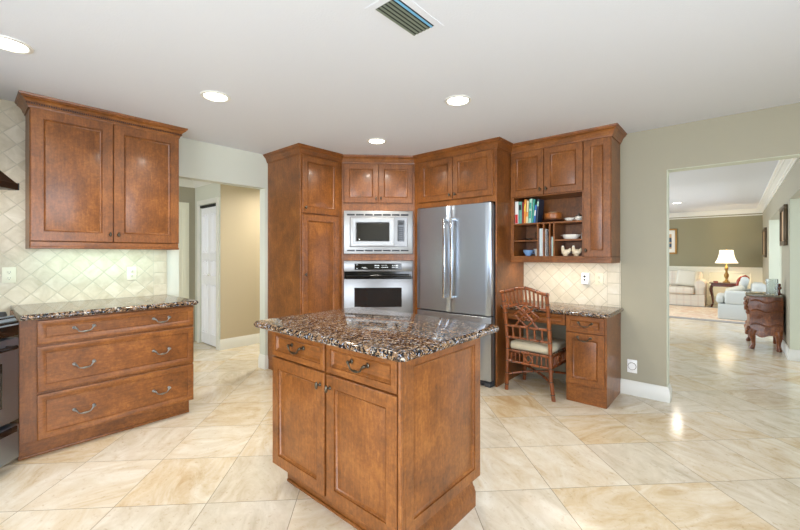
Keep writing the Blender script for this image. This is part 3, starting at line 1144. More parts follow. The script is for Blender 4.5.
# ------------------------------------------------------------------ refrigerator
t = thing('refrigerator', 'stainless french-door refrigerator with long bar handles and freezer drawer', 'refrigerator', (-2.666, 3.34, 0))
RW = 0.904
m = MB(); m.box(0.004, RW - 0.004, 0.07, 0.68, 0.03, 1.77, 0.004); m.build('body', 'fridge_side', t)
m = MB(); m.box(0.012, RW - 0.012, 0.055, 0.072, 0.08, 1.775); m.build('gasket', 'gasket', t)


def bowed(x0, x1, z0, z1, bow, full=RW):
    rings = []
    N = 14
    for (z_, ins) in ((z0, 0.004), (z0 + 0.004, 0), (z1 - 0.004, 0), (z1, 0.004)):
        ring = []
        for k in range(N + 1):
            u = x0 + ins + (x1 - x0 - 2 * ins) * k / N
            e = min((u - x0), (x1 - u)) / 0.012
            rr = 0.008 * (1 - min(1, e)) ** 2
            ring.append((u, -bow * (1 - ((2 * u / full) - 1) ** 2) + ins + rr, z_))
        ring += [(x1 - ins, 0.055, z_), (x0 + ins, 0.055, z_)]
        rings.append(ring)
    m = MB(); m.loft(rings)
    return m


dl = bowed(0.0, 0.450, 0.690, 1.787, 0.012).build('door', 'steel', t)
dr = bowed(0.454, RW, 0.690, 1.787, 0.012).build('door', 'steel', t)
fz = bowed(0.0, RW, 0.062, 0.676, 0.012).build('freezer_drawer', 'steel_x', t)


def fr_handle(parent, xx, sgn):
    m = MB()
    m.box(xx - 0.013, xx + 0.013, -0.078, -0.055, 0.835, 1.655, 0.006, 2)
    for zz in (0.835, 1.63):
        m.box(xx - 0.013, xx + 0.013, -0.07, -0.006, zz, zz + 0.026, 0.005, 2)
    m.build('handle', 'chrome', parent)


fr_handle(dl, 0.408, 1); fr_handle(dr, 0.496, -1)
m = MB(); m.box(0.08, RW - 0.08, -0.075, -0.053, 0.585, 0.608, 0.006, 2)
for u in (0.08, RW - 0.105):
    m.box(u, u + 0.025, -0.07, -0.004, 0.585, 0.608, 0.005, 2)
m.build('handle', 'chrome', fz)
m = MB(); m.box(0.02, RW - 0.02, 0.02, 0.07, 0.012, 0.058, 0.004); m.build('toe_grille', 'gasket', t)
for u in (0.01, RW - 0.075):
    m = MB(); m.box(u, u + 0.065, 0.01, 0.10, 0.0, 0.035, 0.006, 2); m.build('foot', 'fridge_side', t)
for u in (0.01, RW - 0.09):
    m = MB(); m.box(u, u + 0.08, 0.01, 0.12, 1.787, 1.797, 0.003); m.build('hinge_cover', 'gasket', t)

# ------------------------------------------------------------------ range and hood in the left corner (face the room at 45 degrees)
t = thing('range', 'stainless slide-in range with black cooktop at the left picture edge', 'range', (-3.262, 0.218, 0), R(135))
m = MB(); m.box(-0.76, -0.004, 0.03, 0.62, 0.06, 0.89, 0.003); m.build('body', 'gasket', t)
m = MB(); m.box(-0.74, -0.03, 0.08, 0.6, 0, 0.06); m.build('plinth', 'black_matte', t)
m = MB(); m.box(-0.762, -0.002, -0.01, 0.63, 0.89, 0.915, 0.006, 2); m.build('cooktop', 'black_gloss', t)
m = MB(); m.box(-0.76, -0.004, -0.03, 0.03, 0.80, 0.892, 0.01, 2)
pn = m.build('control_panel', 'black_gloss', t)
m = MB(); m.loft([[(-0.756, -0.034, 0.868), (-0.756, 0.0, 0.922), (-0.756, 0.004, 0.915), (-0.756, -0.026, 0.862)], [(-0.01, -0.034, 0.868), (-0.01, 0.0, 0.922), (-0.01, 0.004, 0.915), (-0.01, -0.026, 0.862)]])
m.build('panel_trim', 'steel_range', pn)
for k in range(5):
    m = MB(); m.lathe([(0.022, 0), (0.024, 0.005), (0.018, 0.022), (0.016, 0.026), (0.002, 0.027)], (-0.70 + k * 0.16, 0.02, 0.922), 16); m.build('knob', 'black_matte', pn)
for (u, v, r) in ((-0.2, 0.18, 0.1), (-0.56, 0.18, 0.08), (-0.2, 0.45, 0.08), (-0.56, 0.45, 0.1)):
    m = MB()
    for a_ in range(4):
        ang = a_ * PI / 2 + 0.4
        m.tube([(u + 0.02 * math.cos(ang), v + 0.02 * math.sin(ang), 0.935), (u + r * math.cos(ang), v + r * math.sin(ang), 0.935), (u + r * 1.05 * math.cos(ang), v + r * 1.05 * math.sin(ang), 0.916)], 0.005, 6)
    m.lathe([(r * 0.45, 0), (r * 0.45, 0.01), (r * 0.3, 0.013)], (u, v, 0.915), 18)
    m.build('burner', 'black_matte', t)
m = MB(); m.box(-0.758, -0.006, -0.032, 0.03, 0.30, 0.79, 0.008, 2); dr = m.build('oven_door', 'steel_range', t)
m = MB(); m.box(-0.66, -0.115, -0.035, -0.03, 0.40, 0.66, 0.004); m.build('window', 'oven_glass', dr)
m = MB(); m.tube([(-0.73, -0.075, 0.745), (-0.075, -0.075, 0.745)], 0.012, 10)
for u in (-0.72, -0.085):
    m.box(u - 0.01, u + 0.01, -0.072, -0.028, 0.735, 0.755, 0.003)
m.build('handle', 'black_gloss', dr)
m = MB(); m.box(-0.758, -0.006, -0.032, 0.03, 0.07, 0.275, 0.008, 2); dr = m.build('storage_drawer', 'steel_range', t)
m = MB(); m.box(-0.74, -0.03, -0.045, -0.03, 0.235, 0.272, 0.01, 2); m.build('handle', 'black_gloss', dr)

t = thing('range_hood', 'dark bronze pyramid range hood corner, upper left edge of the photo', 'range hood', (-3.272, 0.232, 1.70), R(135))
hx0, hx1 = -0.91, 0.158
m = MB()
m.box(hx0, hx1, 0.135, 0.66, 0, 0.042, 0.003)
m.build('lip', 'bronze_hood', t)
m = MB()
m.loft([[(hx0 + 0.006, 0.14, 0.042), (hx1 - 0.006, 0.14, 0.042), (hx1 - 0.006, 0.655, 0.042), (hx0 + 0.006, 0.655, 0.042)],
        [(-0.60, 0.32, 0.36), (-0.16, 0.32, 0.36), (-0.16, 0.62, 0.36), (-0.60, 0.62, 0.36)],
        [(-0.56, 0.36, 0.699), (-0.20, 0.36, 0.699), (-0.20, 0.60, 0.699), (-0.56, 0.60, 0.699)]])
m.build('canopy', 'bronze_hood', t, smooth=20)
m = MB(); m.box(hx1 - 0.001, hx1 + 0.004, 0.130, 0.20, -0.002, 0.044, 0.002); m.build('end_cap', 'black_matte', t)

# ------------------------------------------------------------------ ceiling fixtures


def downlight(x, y, label, r=0.075, power=9):
    t = thing('recessed_light', label, 'ceiling light', (x, y, H), 0, 'recessed ceiling lights')
    m = MB(); m.lathe([(r + 0.022, 0), (r + 0.021, -0.005), (r + 0.004, -0.008), (r, -0.004), (r, 0)], (0, 0, 0), 32, cap=False); m.build('trim_ring', 'trim_white', t)
    m = MB(); m.lathe([(0.001, -0.0045), (r * 0.6, -0.004), (r, -0.002), (r, 0)], (0, 0, 0), 32); m.build('lens', 'lamp_lens', t)
    area_light('recessed_lamp', (0, 0, -0.012), (0, 0, 0), r * 1.8, r * 1.8, power, (1.0, 0.93, 0.82), 150, 'DISK', t)
    return t


downlight(-2.90, 0.171, 'round recessed ceiling light cut by the left edge of the photo', power=6)
downlight(-2.762, 1.187, 'round recessed ceiling light between the left cabinet and the island')
downlight(-1.513, 2.372, 'round recessed ceiling light in front of the refrigerator')
downlight(-2.655, 2.695, 'round recessed ceiling light just in front of the microwave cabinet', power=8)
downlight(-4.55, 3.1, 'added unseen hallway ceiling light that brightens the tan wall', power=20)  # out of view, added to brighten the tan hall wall
downlight(-0.946, 10.2, 'small far recessed ceiling light in the living room', power=12)

t = thing('ceiling_vent', 'white framed rectangular air vent with angled grey-green louvers in the ceiling', 'air vent', (-1.168, 1.38, H))
a0, a1, b0, b1 = -0.098, 0.098, -0.173, 0.173
m = MB()
i = 0.034
m.box(a0, a1, b0, b0 + i, -0.002, 0, 0); m.box(a0, a1, b1 - i, b1, -0.002, 0, 0); m.box(a0, a0 + i, b0 + i, b1 - i, -0.002, 0, 0); m.box(a1 - i, a1, b0 + i, b1 - i, -0.002, 0, 0)
m.build('frame', 'ceiling_paint', t)
m = MB(); m.box(a0 + i, a1 - i, b0 + i, b1 - i, -0.0015, 0); m.build('duct_opening', 'duct_dark', t)
n = 6
for k in range(n):
    xx = a0 + i + (a1 - a0 - 2 * i) * (k + 0.5) / n
    m = MB(); m.obox((0, 0, 0), (0.0105, b1 - b0 - 2 * i, 0.0012), (0, R(-14), 0)); m.build('louver', 'louver_blue' if k == n - 1 else 'louver_green', t, (xx - 0.003, (b0 + b1) / 2, -0.0036))


# ------------------------------------------------------------------ wall plates
def outlet(name, label, loc, rz, mat='plate_almond', cat='outlet', style='duplex', w=0.072, h=0.115):
    t = thing(name, label, cat, loc, rz)
    m = MB(); m.box(-w / 2, w / 2, -0.006, 0, -h / 2, h / 2, 0.004, 2); m.build('cover_plate', mat, t)
    if style == 'duplex':
        for zz in (-0.021, 0.021):
            m = MB()
            m.use(mat).lathe([(0.016, 0), (0.016, 0.003), (0.014, 0.004)], (0, -0.006, zz), 14, 'y')
            m.use('slot_dark').box(-0.007, -0.005, -0.011, -0.0095, zz - 0.003, zz + 0.006)
            m.box(0.005, 0.007, -0.011, -0.0095, zz - 0.003, zz + 0.006)
            m.box(-0.002, 0.002, -0.011, -0.0095, zz - 0.011, zz - 0.007)
            m.build('socket', None, t)
    elif style == 'round':
        m = MB()
        m.use('frame_dark').lathe([(0.034, 0), (0.034, 0.002), (0.030, 0.002)], (0, -0.006, 0), 20, 'y')
        m.use(mat).lathe([(0.030, 0.0), (0.030, 0.004), (0.001, 0.0045)], (0, -0.0065, 0), 20, 'y')
        m.build('socket', None, t)
    return t


outlet('wall_outlet', 'almond outlet on the stone tile near the range hood', (XL + 0.008, 0.235, 1.135), R(90))
outlet('wall_outlet', 'almond outlet on the stone tile under the right half of the left wall cabinet', (XL + 0.008, 0.985, 1.12), R(90))
outlet('wall_outlet', 'almond outlet on the desk backsplash right of the white plug-in', (-0.984, YB - 0.008, 1.046), 0)
outlet('wall_outlet', 'low white outlet with round socket on the olive wall beside the desk', (-0.711, YB, 0.262), 0, 'plate_white', style='round', w=0.078, h=0.12)
t = thing('plug_in_device', 'white box plugged into the backsplash above the desk', 'electrical device', (-1.103, YB - 0.008, 1.048))
m = MB(); m.box(-0.036, 0.036, -0.006, 0, -0.058, 0.058, 0.003); m.build('cover_plate', 'plate_white', t)
m = MB(); m.box(-0.034, 0.034, -0.045, -0.006, -0.052, 0.056, 0.006, 2); b_ = m.build('housing', 'plate_white', t)
m = MB(); m.lathe([(0.012, 0), (0.011, 0.003)], (-0.002, -0.045, 0.022), 14, 'y'); m.lathe([(0.009, 0), (0.008, 0.003)], (-0.002, -0.045, -0.01), 14, 'y'); m.build('button', 'gasket', b_)

# ------------------------------------------------------------------ things in the cubbies
SH = 1.597   # upper shelf top


def book(x, w, h, d, mat, label, lean=0.0, band=None, y=3.745):
    t = thing('book', label, 'book', (x, y, SH), 0, 'upright books on the upper cubby shelf')
    t.rotation_euler = (0, R(lean), 0)
    m = MB(); m.use(mat)
    m.box(0, 0.003, 0, d, 0, h); m.box(w - 0.003, w, 0, d, 0, h)
    m.loft([[(0, 0, z_), (0.0, -0.002, z_), (w * 0.3, -0.005, z_), (w * 0.7, -0.005, z_), (w, -0.002, z_), (w, 0, z_)] for z_ in (0, h)])
    m.build('cover', None, t)
    m = MB(); m.box(0.0031, w - 0.0031, 0.0005, d - 0.004, 0.003, h - 0.004); m.build('pages', 'paper', t)
    if band:
        m = MB()
        for (z0, z1) in band[1]:
            m.box(w * 0.12, w * 0.88, -0.0062, -0.003, h * z0, h * z1)
        m.build('spine_print', band[0], t)
    return t


for nme, c in (('bk_white', (226, 226, 222)), ('bk_red', (196, 34, 34)), ('bk_teal', (96, 156, 142)), ('bk_darkred', (150, 30, 26)), ('bk_orange', (226, 142, 52)), ('bk_cream', (226, 210, 160)),
               ('bk_green', (70, 160, 140)), ('bk_blue', (44, 106, 176)), ('bk_navy', (34, 46, 66)), ('bk_black', (32, 30, 32)), ('bk_mint', (166, 206, 186)), ('bk_yellow', (226, 196, 70))):
    simple(nme, c, 0.5)
book(-1.700, 0.034, 0.226, 0.19, 'bk_white', 'white book with a red foot on the spine, leftmost on the shelf', 0, ('bk_red', [(0.02, 0.42)]))
book(-1.663, 0.034, 0.222, 0.18, 'bk_teal', 'teal book second from the left on the shelf', 0, ('bk_black', [(0.62, 0.86)]))
book(-1.626, 0.013, 0.215, 0.18, 'bk_darkred', 'thin dark red book beside the teal one', 1)
book(-1.610, 0.020, 0.240, 0.19, 'bk_orange', 'tall orange book in the middle of the row', 2, ('bk_yellow', [(0.5, 0.8)]))
book(-1.586, 0.019, 0.228, 0.18, 'bk_cream', 'cream spined book right of the orange book', 2.5, ('bk_orange', [(0.3, 0.5)]))
book(-1.562, 0.030, 0.242, 0.19, 'bk_mint', 'mint green book with darker lettering on the shelf', 3, ('bk_green', [(0.2, 0.5), (0.6, 0.85)]))
book(-1.527, 0.014, 0.236, 0.19, 'bk_green', 'narrow sea green book leaning right', 4)
book(-1.509, 0.018, 0.180, 0.17, 'bk_blue', 'short bright blue book near the wooden bowl', 5, ('bk_white', [(0.4, 0.7)]))
book(-1.488, 0.018, 0.234, 0.13, 'bk_navy', 'dark navy book, last of the row and leaning', 5, ('bk_mint', [(0.7, 0.9)]))

t = thing('wooden_plate', 'round flat dark wooden plate under the wooden bowl', 'plate', (-1.355, 3.84, SH))
m = MB(); m.lathe([(0.055, 0), (0.065, 0.002), (0.102, 0.020), (0.104, 0.026), (0.096, 0.026), (0.06, 0.0095), (0.001, 0.009)], n=28); m.build('dish', 'cherry_dark', t)
t = thing('wooden_bowl', 'turned golden wooden bowl stacked on the wooden plate', 'bowl', (-1.353, 3.84, SH + 0.0102))
m = MB(); m.lathe([(0.045, 0), (0.05, 0.012), (0.078, 0.026), (0.084, 0.055), (0.080, 0.078), (0.074, 0.084), (0.068, 0.078), (0.070, 0.05), (0.04, 0.02), (0.001, 0.016)], n=28); m.build('vessel', 'turned_wood', t)
m = MB(); m.lathe([(0.045, 0), (0.047, 0.010), (0.03, 0.016), (0.001, 0.018)], (0, 0, 0.079), 24); m.build('lid', 'ceramic_cream', t)
t = thing('small_dish', 'small shallow white dish on the upper shelf', 'dish', (-1.185, 3.80, SH))
m = MB(); m.lathe([(0.02, 0), (0.022, 0.004), (0.042, 0.022), (0.045, 0.032), (0.042, 0.032), (0.02, 0.008), (0.001, 0.006)], n=24); m.build('vessel', 'ceramic_white', t)
t = thing('sugar_bowl', 'lidded grey-white sugar bowl at the right end of the upper shelf', 'bowl', (-1.098, 3.80, SH))
m = MB(); m.lathe([(0.02, 0), (0.024, 0.004), (0.036, 0.02), (0.034, 0.038), (0.03, 0.042)], n=24); m.build('vessel', 'ceramic_white', t)
m = MB(); m.lathe([(0.031, 0.042), (0.028, 0.052), (0.010, 0.060), (0.004, 0.062), (0.007, 0.068), (0.001, 0.073)], n=20); m.build('lid', 'pewter', t)
m = MB()
for sx in (-1, 1):
    m.tube([(sx * 0.034, 0, 0.034), (sx * 0.047, 0, 0.034), (sx * 0.046, 0, 0.018), (sx * 0.034, 0, 0.014)], 0.0025, 6)
m.build('handles', 'ceramic_white', t)
S2 = 1.427; S3 = 1.269
t = thing('tureen', 'long oval white casserole dish on the right middle shelf', 'casserole dish', (-1.175, 3.82, S2))
m = MB(); m.lathe([(0.055, 0), (0.062, 0.004), (0.076, 0.030), (0.080, 0.046), (0.075, 0.046), (0.06, 0.01), (0.001, 0.008)], n=28, sx=1.0, sy=0.75); m.build('vessel', 'ceramic_white', t)
m = MB()
for sx in (-1, 1):
    m.ball((sx * 0.086, 0, 0.04), 0.012, 10, 6, (1.0, 1.4, 0.35))
m.build('handles', 'ceramic_white', t)
t = thing('cream_jug', 'small white jug beside the oval casserole dish', 'jug', (-1.078, 3.86, S2))
m = MB(); m.lathe([(0.014, 0), (0.021, 0.015), (0.02, 0.035), (0.013, 0.05), (0.016, 0.062), (0.013, 0.062), (0.01, 0.05), (0.001, 0.01)], n=18); m.build('vessel', 'ceramic_white', t)
m = MB(); m.tube([(0.014, 0, 0.056), (0.024, 0, 0.05), (0.025, 0, 0.03), (0.019, 0, 0.018)], 0.0025, 6); m.build('handle', 'ceramic_white', t)


def bird(x, label, flip=1):
    t = thing('ceramic_hen', label, 'figurine', (x, 3.79, S3), 0, 'ceramic hens')
    m = MB()
    m.lathe([(0.018, 0), (0.024, 0.004), (0.020, 0.010)], n=18)
    m.ball((0, 0, 0.036), 0.034, 18, 12, (1.12, 0.85, 0.85), (0, R(-8 * flip), 0))
    m.tube([(-0.018 * flip, 0, 0.045), (-0.026 * flip, 0, 0.066), (-0.027 * flip, 0, 0.082), (-0.026 * flip, 0, 0.090)], [0.021, 0.016, 0.014, 0.007], 12)
    m.tube([(0.022 * flip, 0, 0.042), (0.038 * flip, 0, 0.062), (0.040 * flip, 0, 0.076)], [0.022, 0.013, 0.004], 10)
    m.build('body', 'ceramic_cream', t, smooth=70)
    m = MB()
    for dx, hh in ((0.006, 0.098), (-0.001, 0.101), (-0.008, 0.098)):
        m.ball((-0.026 * flip + dx, 0, hh - 0.006), 0.006, 8, 6, (0.8, 0.5, 1.2))
    m.build('comb', 'ceramic_white', t, smooth=70)
    m = MB(); m.tube([(-0.038 * flip, 0, 0.083), (-0.048 * flip, 0, 0.080)], [0.005, 0.001], 8); m.build('beak', 'brass', t)
    return t


bird(-1.215, 'cream ceramic hen, left one in the bottom right cubby')
bird(-1.118, 'cream ceramic hen, right one in the bottom right cubby', 1)


def bowl(x, y, z, label, mat, r=0.04, h=0.04, tilt=0):
    t = thing('small_bowl', label, 'bowl', (x, y, z))
    m = MB(); m.lathe([(r * 0.45, 0), (r * 0.48, 0.003), (r * 0.85, h * 0.55), (r, h), (r * 0.93, h), (r * 0.4, 0.008), (0.001, 0.006)], n=22); m.build('vessel', mat, t)
    m = MB(); m.tube([(r * 0.92, 0, h * 0.9), (r * 1.3, 0, h * 0.95), (r * 1.25, 0, h * 0.5), (r * 0.85, 0, h * 0.4)], 0.003, 6); m.build('handle', mat, t)
    return t


bowl(-1.585, 3.80, S3, 'blue cup in the bottom left cubby', 'ceramic_blue', 0.052, 0.06)
bowl(-1.520, 3.87, S3, 'white cup behind and right of the blue cup', 'ceramic_white', 0.038, 0.072)


def tumbler(x, y, h, r, label, name='glass_tumbler'):
    t = thing(name, label, 'glass', (x, y, S2))
    m = MB(); m.lathe([(r * 0.8, 0), (r * 0.85, h * 0.3), (r, h), (r * 0.9, h), (r * 0.75, h * 0.3), (r * 0.7, 0.006), (0.001, 0.005)], n=18); m.build('vessel', 'clear_glass', t)


tumbler(-1.580, 3.80, 0.022, 0.036, 'low glass ashtray-like dish in the left middle cubby', 'glass_dish')
tumbler(-1.498, 3.82, 0.085, 0.019, 'upright clear glass in the left middle cubby')

for (x0, w_, h_, mat, lab) in ((-1.449, 0.034, 0.270, 'paper', 'pale grey upright binder in the leftmost narrow slot'), (-1.390, 0.016, 0.262, 'bk_white', 'thin white folder in the middle narrow slot'),
                               (-1.333, 0.018, 0.185, 'paper', 'short pale booklet stack in the right narrow slot')):
    t = thing('folder', lab, 'folder', (x0, 3.745, S3))
    m = MB(); m.box(0, w_, 0, 0.22, 0, h_, 0.001); m.build('cover', mat, t)
    m = MB(); m.box(w_ * 0.4, w_ * 0.9 if w_ < 0.03 else w_ * 0.55, -0.001, 0.0, 0.004, h_ - 0.004); m.build('spine_stripe', 'gasket' if mat == 'bk_white' else 'bk_mint', t)

# ------------------------------------------------------------------ bamboo-style chair at the desk (local: back at y=0, faces +y)
ct = thing('bamboo_chair', 'rattan bamboo-style side chair with lattice back and cream seat at desk', 'chair', (-1.42, 3.38, 0), R(-1.5))


def cane(m, pts, r, n=8, node=0.13, bumps=True):
    pts = [Vector(p) for p in pts]
    m.use('rattan').tube(pts, r, n)
    if not bumps:
        return
    acc = node * 0.5
    for a_, b_ in zip(pts[:-1], pts[1:]):
        L = (b_ - a_).length
        d_ = (b_ - a_).normalized()
        while acc < L:
            p = a_ + d_ * acc
            m.use('rattan_node').tube([p - d_ * 0.004, p, p + d_ * 0.004], [r * 1.02, r * 1.22, r * 1.02], n)
            acc += node
        acc -= L


hw = 0.205
for sx in (-1, 1):
    m = MB()
    cane(m, [(sx * (hw + 0.018), 0.040, 0), (sx * hw, 0.02, 0.20), (sx * (hw - 0.004), 0.018, 0.46), (sx * (hw - 0.002), -0.02, 0.72), (sx * hw, -0.07, 0.925)], 0.0175, 10, 0.115)
    m.build('back_post', None, ct, smooth=50)
    m = MB()
    cane(m, [(sx * (hw + 0.02), 0.43, 0), (sx * (hw + 0.005), 0.42, 0.20), (sx * (hw + 0.005), 0.42, 0.41)], 0.0175, 10, 0.115)
    m.build('front_leg', None, ct, smooth=50)


def backy(z_):
    return 0.018 if z_ < 0.46 else (0.018 - 0.038 * (z_ - 0.46) / 0.26 if z_ < 0.72 else -0.02 - 0.05 * (z_ - 0.72) / 0.205)


def arch(xx, z_end, z_mid):
    u = min(1, abs(xx) / hw)
    s = 0.5 + 0.5 * math.cos(PI * u)
    return z_end + (z_mid - z_end) * s


m = MB()
cane(m, [(-hw - 0.022 + (2 * hw + 0.044) * k / 14, backy(0.93) - 0.004, arch(-hw + 2 * hw * k / 14, 0.938, 0.985)) for k in range(15)], 0.0155, 10, 0.10)
m.build('top_rail', None, ct, smooth=50)
m = MB()
cane(m, [(-hw + 2 * hw * k / 14, backy(0.8), arch(-hw + 2 * hw * k / 14, 0.800, 0.845)) for k in range(15)], 0.0145, 10, 0.10)
m.build('arched_rail', None, ct, smooth=50)
for k in range(10):
    u = -hw + 2 * hw * (k + 1) / 11
    z0, z1 = arch(u * 0.94, 0.80, 0.845), arch(u, 0.93, 0.978)
    m = MB(); cane(m, [(u * 0.94, backy(z0), z0), (u, backy(z1), z1)], 0.0095, 8, 0.2, False); m.build('spindle', None, ct, smooth=50)
for z_ in (0.622, 0.512):
    m = MB(); cane(m, [(-hw, backy(z_), z_), (hw, backy(z_), z_)], 0.0115, 10, 0.09); m.build('cross_rail', None, ct, smooth=50)
for k in range(5):
    u = -hw + 2 * hw * (k + 1) / 6
    m = MB(); cane(m, [(u, backy(0.512), 0.512), (u, backy(0.622), 0.622)], 0.0095, 8, 0.2, False); m.build('spindle', None, ct, smooth=50)
# diamond fretwork
m = MB()
cz = 0.728


def q(u, z_):
    return (u, backy(z_) - 0.002, z_)


for (u0, z0, u1, z1) in ((0, 0.098, 0.112, 0), (0.112, 0, 0, -0.098), (0, -0.098, -0.112, 0), (-0.112, 0, 0, 0.098),
                         (-0.075, 0.085, 0.062, -0.035), (-0.03, 0.075, 0.10, -0.10), (0.075, 0.085, -0.062, -0.035), (0.03, 0.075, -0.11, -0.10),
                         (-0.062, 0.035, 0.03, -0.045), (0.062, 0.035, -0.03, -0.045)):
    cane(m, [q(u0, cz + z0), q(u1, cz + z1)], 0.0085, 8, 0.3, False)
m.build('lattice', None, ct, smooth=50)
# seat frame, aprons and cushion
m = MB()
sf = [(-hw, 0.02), (hw, 0.02), (hw + 0.005, 0.42), (-hw - 0.005, 0.42)]
for zz in (0.385, 0.285):
    for a_, b_ in zip(sf, sf[1:] + sf[:1]):
        cane(m, [(a_[0], a_[1], zz), (b_[0], b_[1], zz)], 0.0115, 10, 0.09)
m.build('seat_frame', None, ct, smooth=50)
m = MB()
for a_, b_ in zip(sf, sf[1:] + sf[:1]):
    for k in range(1, 10):
        if k in (5,):
            continue
        if 3.9 < k < 6.1 and k != 4 and k != 6:
            continue
        p = (a_[0] + (b_[0] - a_[0]) * k / 10, a_[1] + (b_[1] - a_[1]) * k / 10)
        cane(m, [(p[0], p[1], 0.285), (p[0], p[1], 0.385)], 0.006, 8, 0.2, False)
    mx, my = (a_[0] + b_[0]) / 2, (a_[1] + b_[1]) / 2
    dx, dy = (b_[0] - a_[0]) / 0.41, (b_[1] - a_[1]) / 0.41
    dia = [(0, 0.04), (0.035, 0), (0, -0.04), (-0.035, 0)]
    for p, r_ in zip(dia, dia[1:] + dia[:1]):
        cane(m, [(mx + dx * p[0], my + dy * p[0], 0.335 + p[1]), (mx + dx * r_[0], my + dy * r_[0], 0.335 + r_[1])], 0.0065, 8, 0.3, False)
m.build('apron_fretwork', None, ct, smooth=50)
m = MB(); m.box(-hw + 0.01, hw - 0.01, 0.035, 0.44, 0.392, 0.47, 0.03, 4); m.build('seat', 'seat_fabric', ct, smooth=80)
m = MB()
cane(m, [(-hw - 0.006, 0.025, 0.155), (-0.10, 0.13, 0.175), (0, 0.22, 0.178), (0.10, 0.31, 0.175), (hw + 0.008, 0.42, 0.155)], 0.0105, 10, 0.1)
cane(m, [(hw + 0.006, 0.025, 0.155), (0.10, 0.13, 0.170), (0, 0.22, 0.172), (-0.10, 0.31, 0.170), (-hw - 0.008, 0.42, 0.155)], 0.0105, 10, 0.1)
m.build('stretcher', None, ct, smooth=50)

# ------------------------------------------------------------------ living room
m = MB()
m.use('rug_border').box(-4.0, 0.42, 9.50, 11.9, 0, 0.012, 0.003)
m.use('rug_pile').box(-3.85, 0.27, 9.66, 11.75, 0.0122, 0.0145)
tag(m.build('area_rug'), 'pale patterned area rug with grey border on the living room floor', 'rug')
ZR = 0.0146


def cushion(m, x0, x1, y0, y1, z0, z1, b=0.05):
    m.box(x0, x1, y0, y1, z0, z1, b, 4)


t = thing('sofa', 'long pale plaid skirted sofa against the wainscot wall', 'sofa', (-2.75, 11.76, 0.0))
L_ = 2.2
m = MB(); m.box(0.0, L_, 0.06, 0.95, ZR, 0.30, 0.01); m.build('skirt', 'plaid_linen', t)
m = MB(); m.box(0.08, L_ - 0.08, 0.72, 0.98, 0.30, 0.84, 0.07, 4); m.build('backrest', 'plaid_linen', t, smooth=80)
for x0 in (0.0, L_ - 0.2):
    m = MB(); m.box(x0, x0 + 0.2, 0.06, 0.93, 0.29, 0.56, 0.04, 3); m.tube([(x0 + 0.1, 0.05, 0.55), (x0 + 0.1, 0.93, 0.55)], 0.105, 16); m.build('arm', 'plaid_linen', t, smooth=60)
for k in range(3):
    x0 = 0.2 + k * (L_ - 0.4) / 3
    m = MB(); cushion(m, x0 + 0.005, x0 + (L_ - 0.4) / 3 - 0.005, 0.0, 0.74, 0.30, 0.47); m.build('seat_cushion', 'plaid_linen', t, smooth=80)
    m = MB(); m.obox((x0 + (L_ - 0.4) / 6, 0.66, 0.66), ((L_ - 0.4) / 3 - 0.02, 0.18, 0.40), (R(-10), 0, 0), 0.07, 4); m.build('back_cushion', 'plaid_linen', t, smooth=80)
t = thing('throw_pillow', 'soft ivory pillow in the right corner of the long sofa', 'pillow', (-0.93, 12.10, 0.47))
m = MB(); m.obox((0, 0, 0.215), (0.42, 0.14, 0.40), (R(-14), R(6), 0), 0.065, 4); m.build('cushion', 'pillow_silk', t, smooth=80)

t = thing('armchair', 'ivory upholstered low armchair turned sideways behind the carved chest', 'armchair', (-0.26, 9.86, 0))
m = MB(); m.box(0.0, 0.70, 0.0, 1.0, ZR, 0.31, 0.02, 2); m.build('base', 'damask_ivory', t)
for y0 in (0.0, 0.80):
    m = MB(); m.box(0.10, 0.70, y0, y0 + 0.2, 0.30, 0.57, 0.05, 3); m.build('arm', 'damask_ivory', t, smooth=60)
m = MB(); m.box(0.5, 0.72, 0.05, 0.95, 0.30, 0.72, 0.08, 4); m.build('backrest', 'damask_ivory', t, smooth=80)
m = MB(); m.box(-0.03, 0.52, 0.19, 0.81, 0.31, 0.47, 0.05, 4); m.box(-0.03, 0.09, 0.02, 0.98, 0.32, 0.46, 0.05, 4); m.build('seat_cushion', 'damask_ivory', t, smooth=80)
t = thing('throw_pillow', 'plump ivory pillow leaning in the sideways armchair', 'pillow', (0.0, 10.24, 0.472))
m = MB(); m.obox((0, 0, 0.105), (0.30, 0.30, 0.11), (0, R(-18), R(4)), 0.07, 4); m.build('cushion', 'pillow_silk', t, smooth=80)
t = thing('throw_pillow', 'second ivory pillow against the armchair back', 'pillow', (0.125, 10.53, 0.472))
m = MB(); m.obox((0.0, 0, 0.185), (0.13, 0.24, 0.34), (0, R(12), 0), 0.065, 4); m.build('cushion', 'damask_ivory', t, smooth=80)

t = thing('end_table', 'dark wooden end table with curved legs between sofa and armchair', 'side table', (-0.21, 12.25, 0))
m = MB(); m.box(-0.27, 0.27, -0.22, 0.22, 0.575, 0.60, 0.008, 3); m.build('tabletop', 'mahogany', t)
m = MB(); m.box(-0.235, 0.235, -0.185, 0.185, 0.505, 0.575, 0.004); m.build('apron', 'mahogany', t)
for sx in (-1, 1):
    for sy in (-1, 1):
        m = MB(); m.tube([(sx * 0.215, sy * 0.165, 0.53), (sx * 0.245, sy * 0.19, 0.44), (sx * 0.215, sy * 0.17, 0.25), (sx * 0.20, sy * 0.16, 0.08), (sx * 0.225, sy * 0.18, 0.02), (sx * 0.235, sy * 0.188, 0.0)],
                         [0.03, 0.032, 0.018, 0.013, 0.02, 0.018], 10)
        m.build('leg', 'mahogany', t, smooth=60)
t = thing('table_lamp', 'lit table lamp with white bell shade on the end table', 'lamp', (-0.16, 12.2, 0.60))
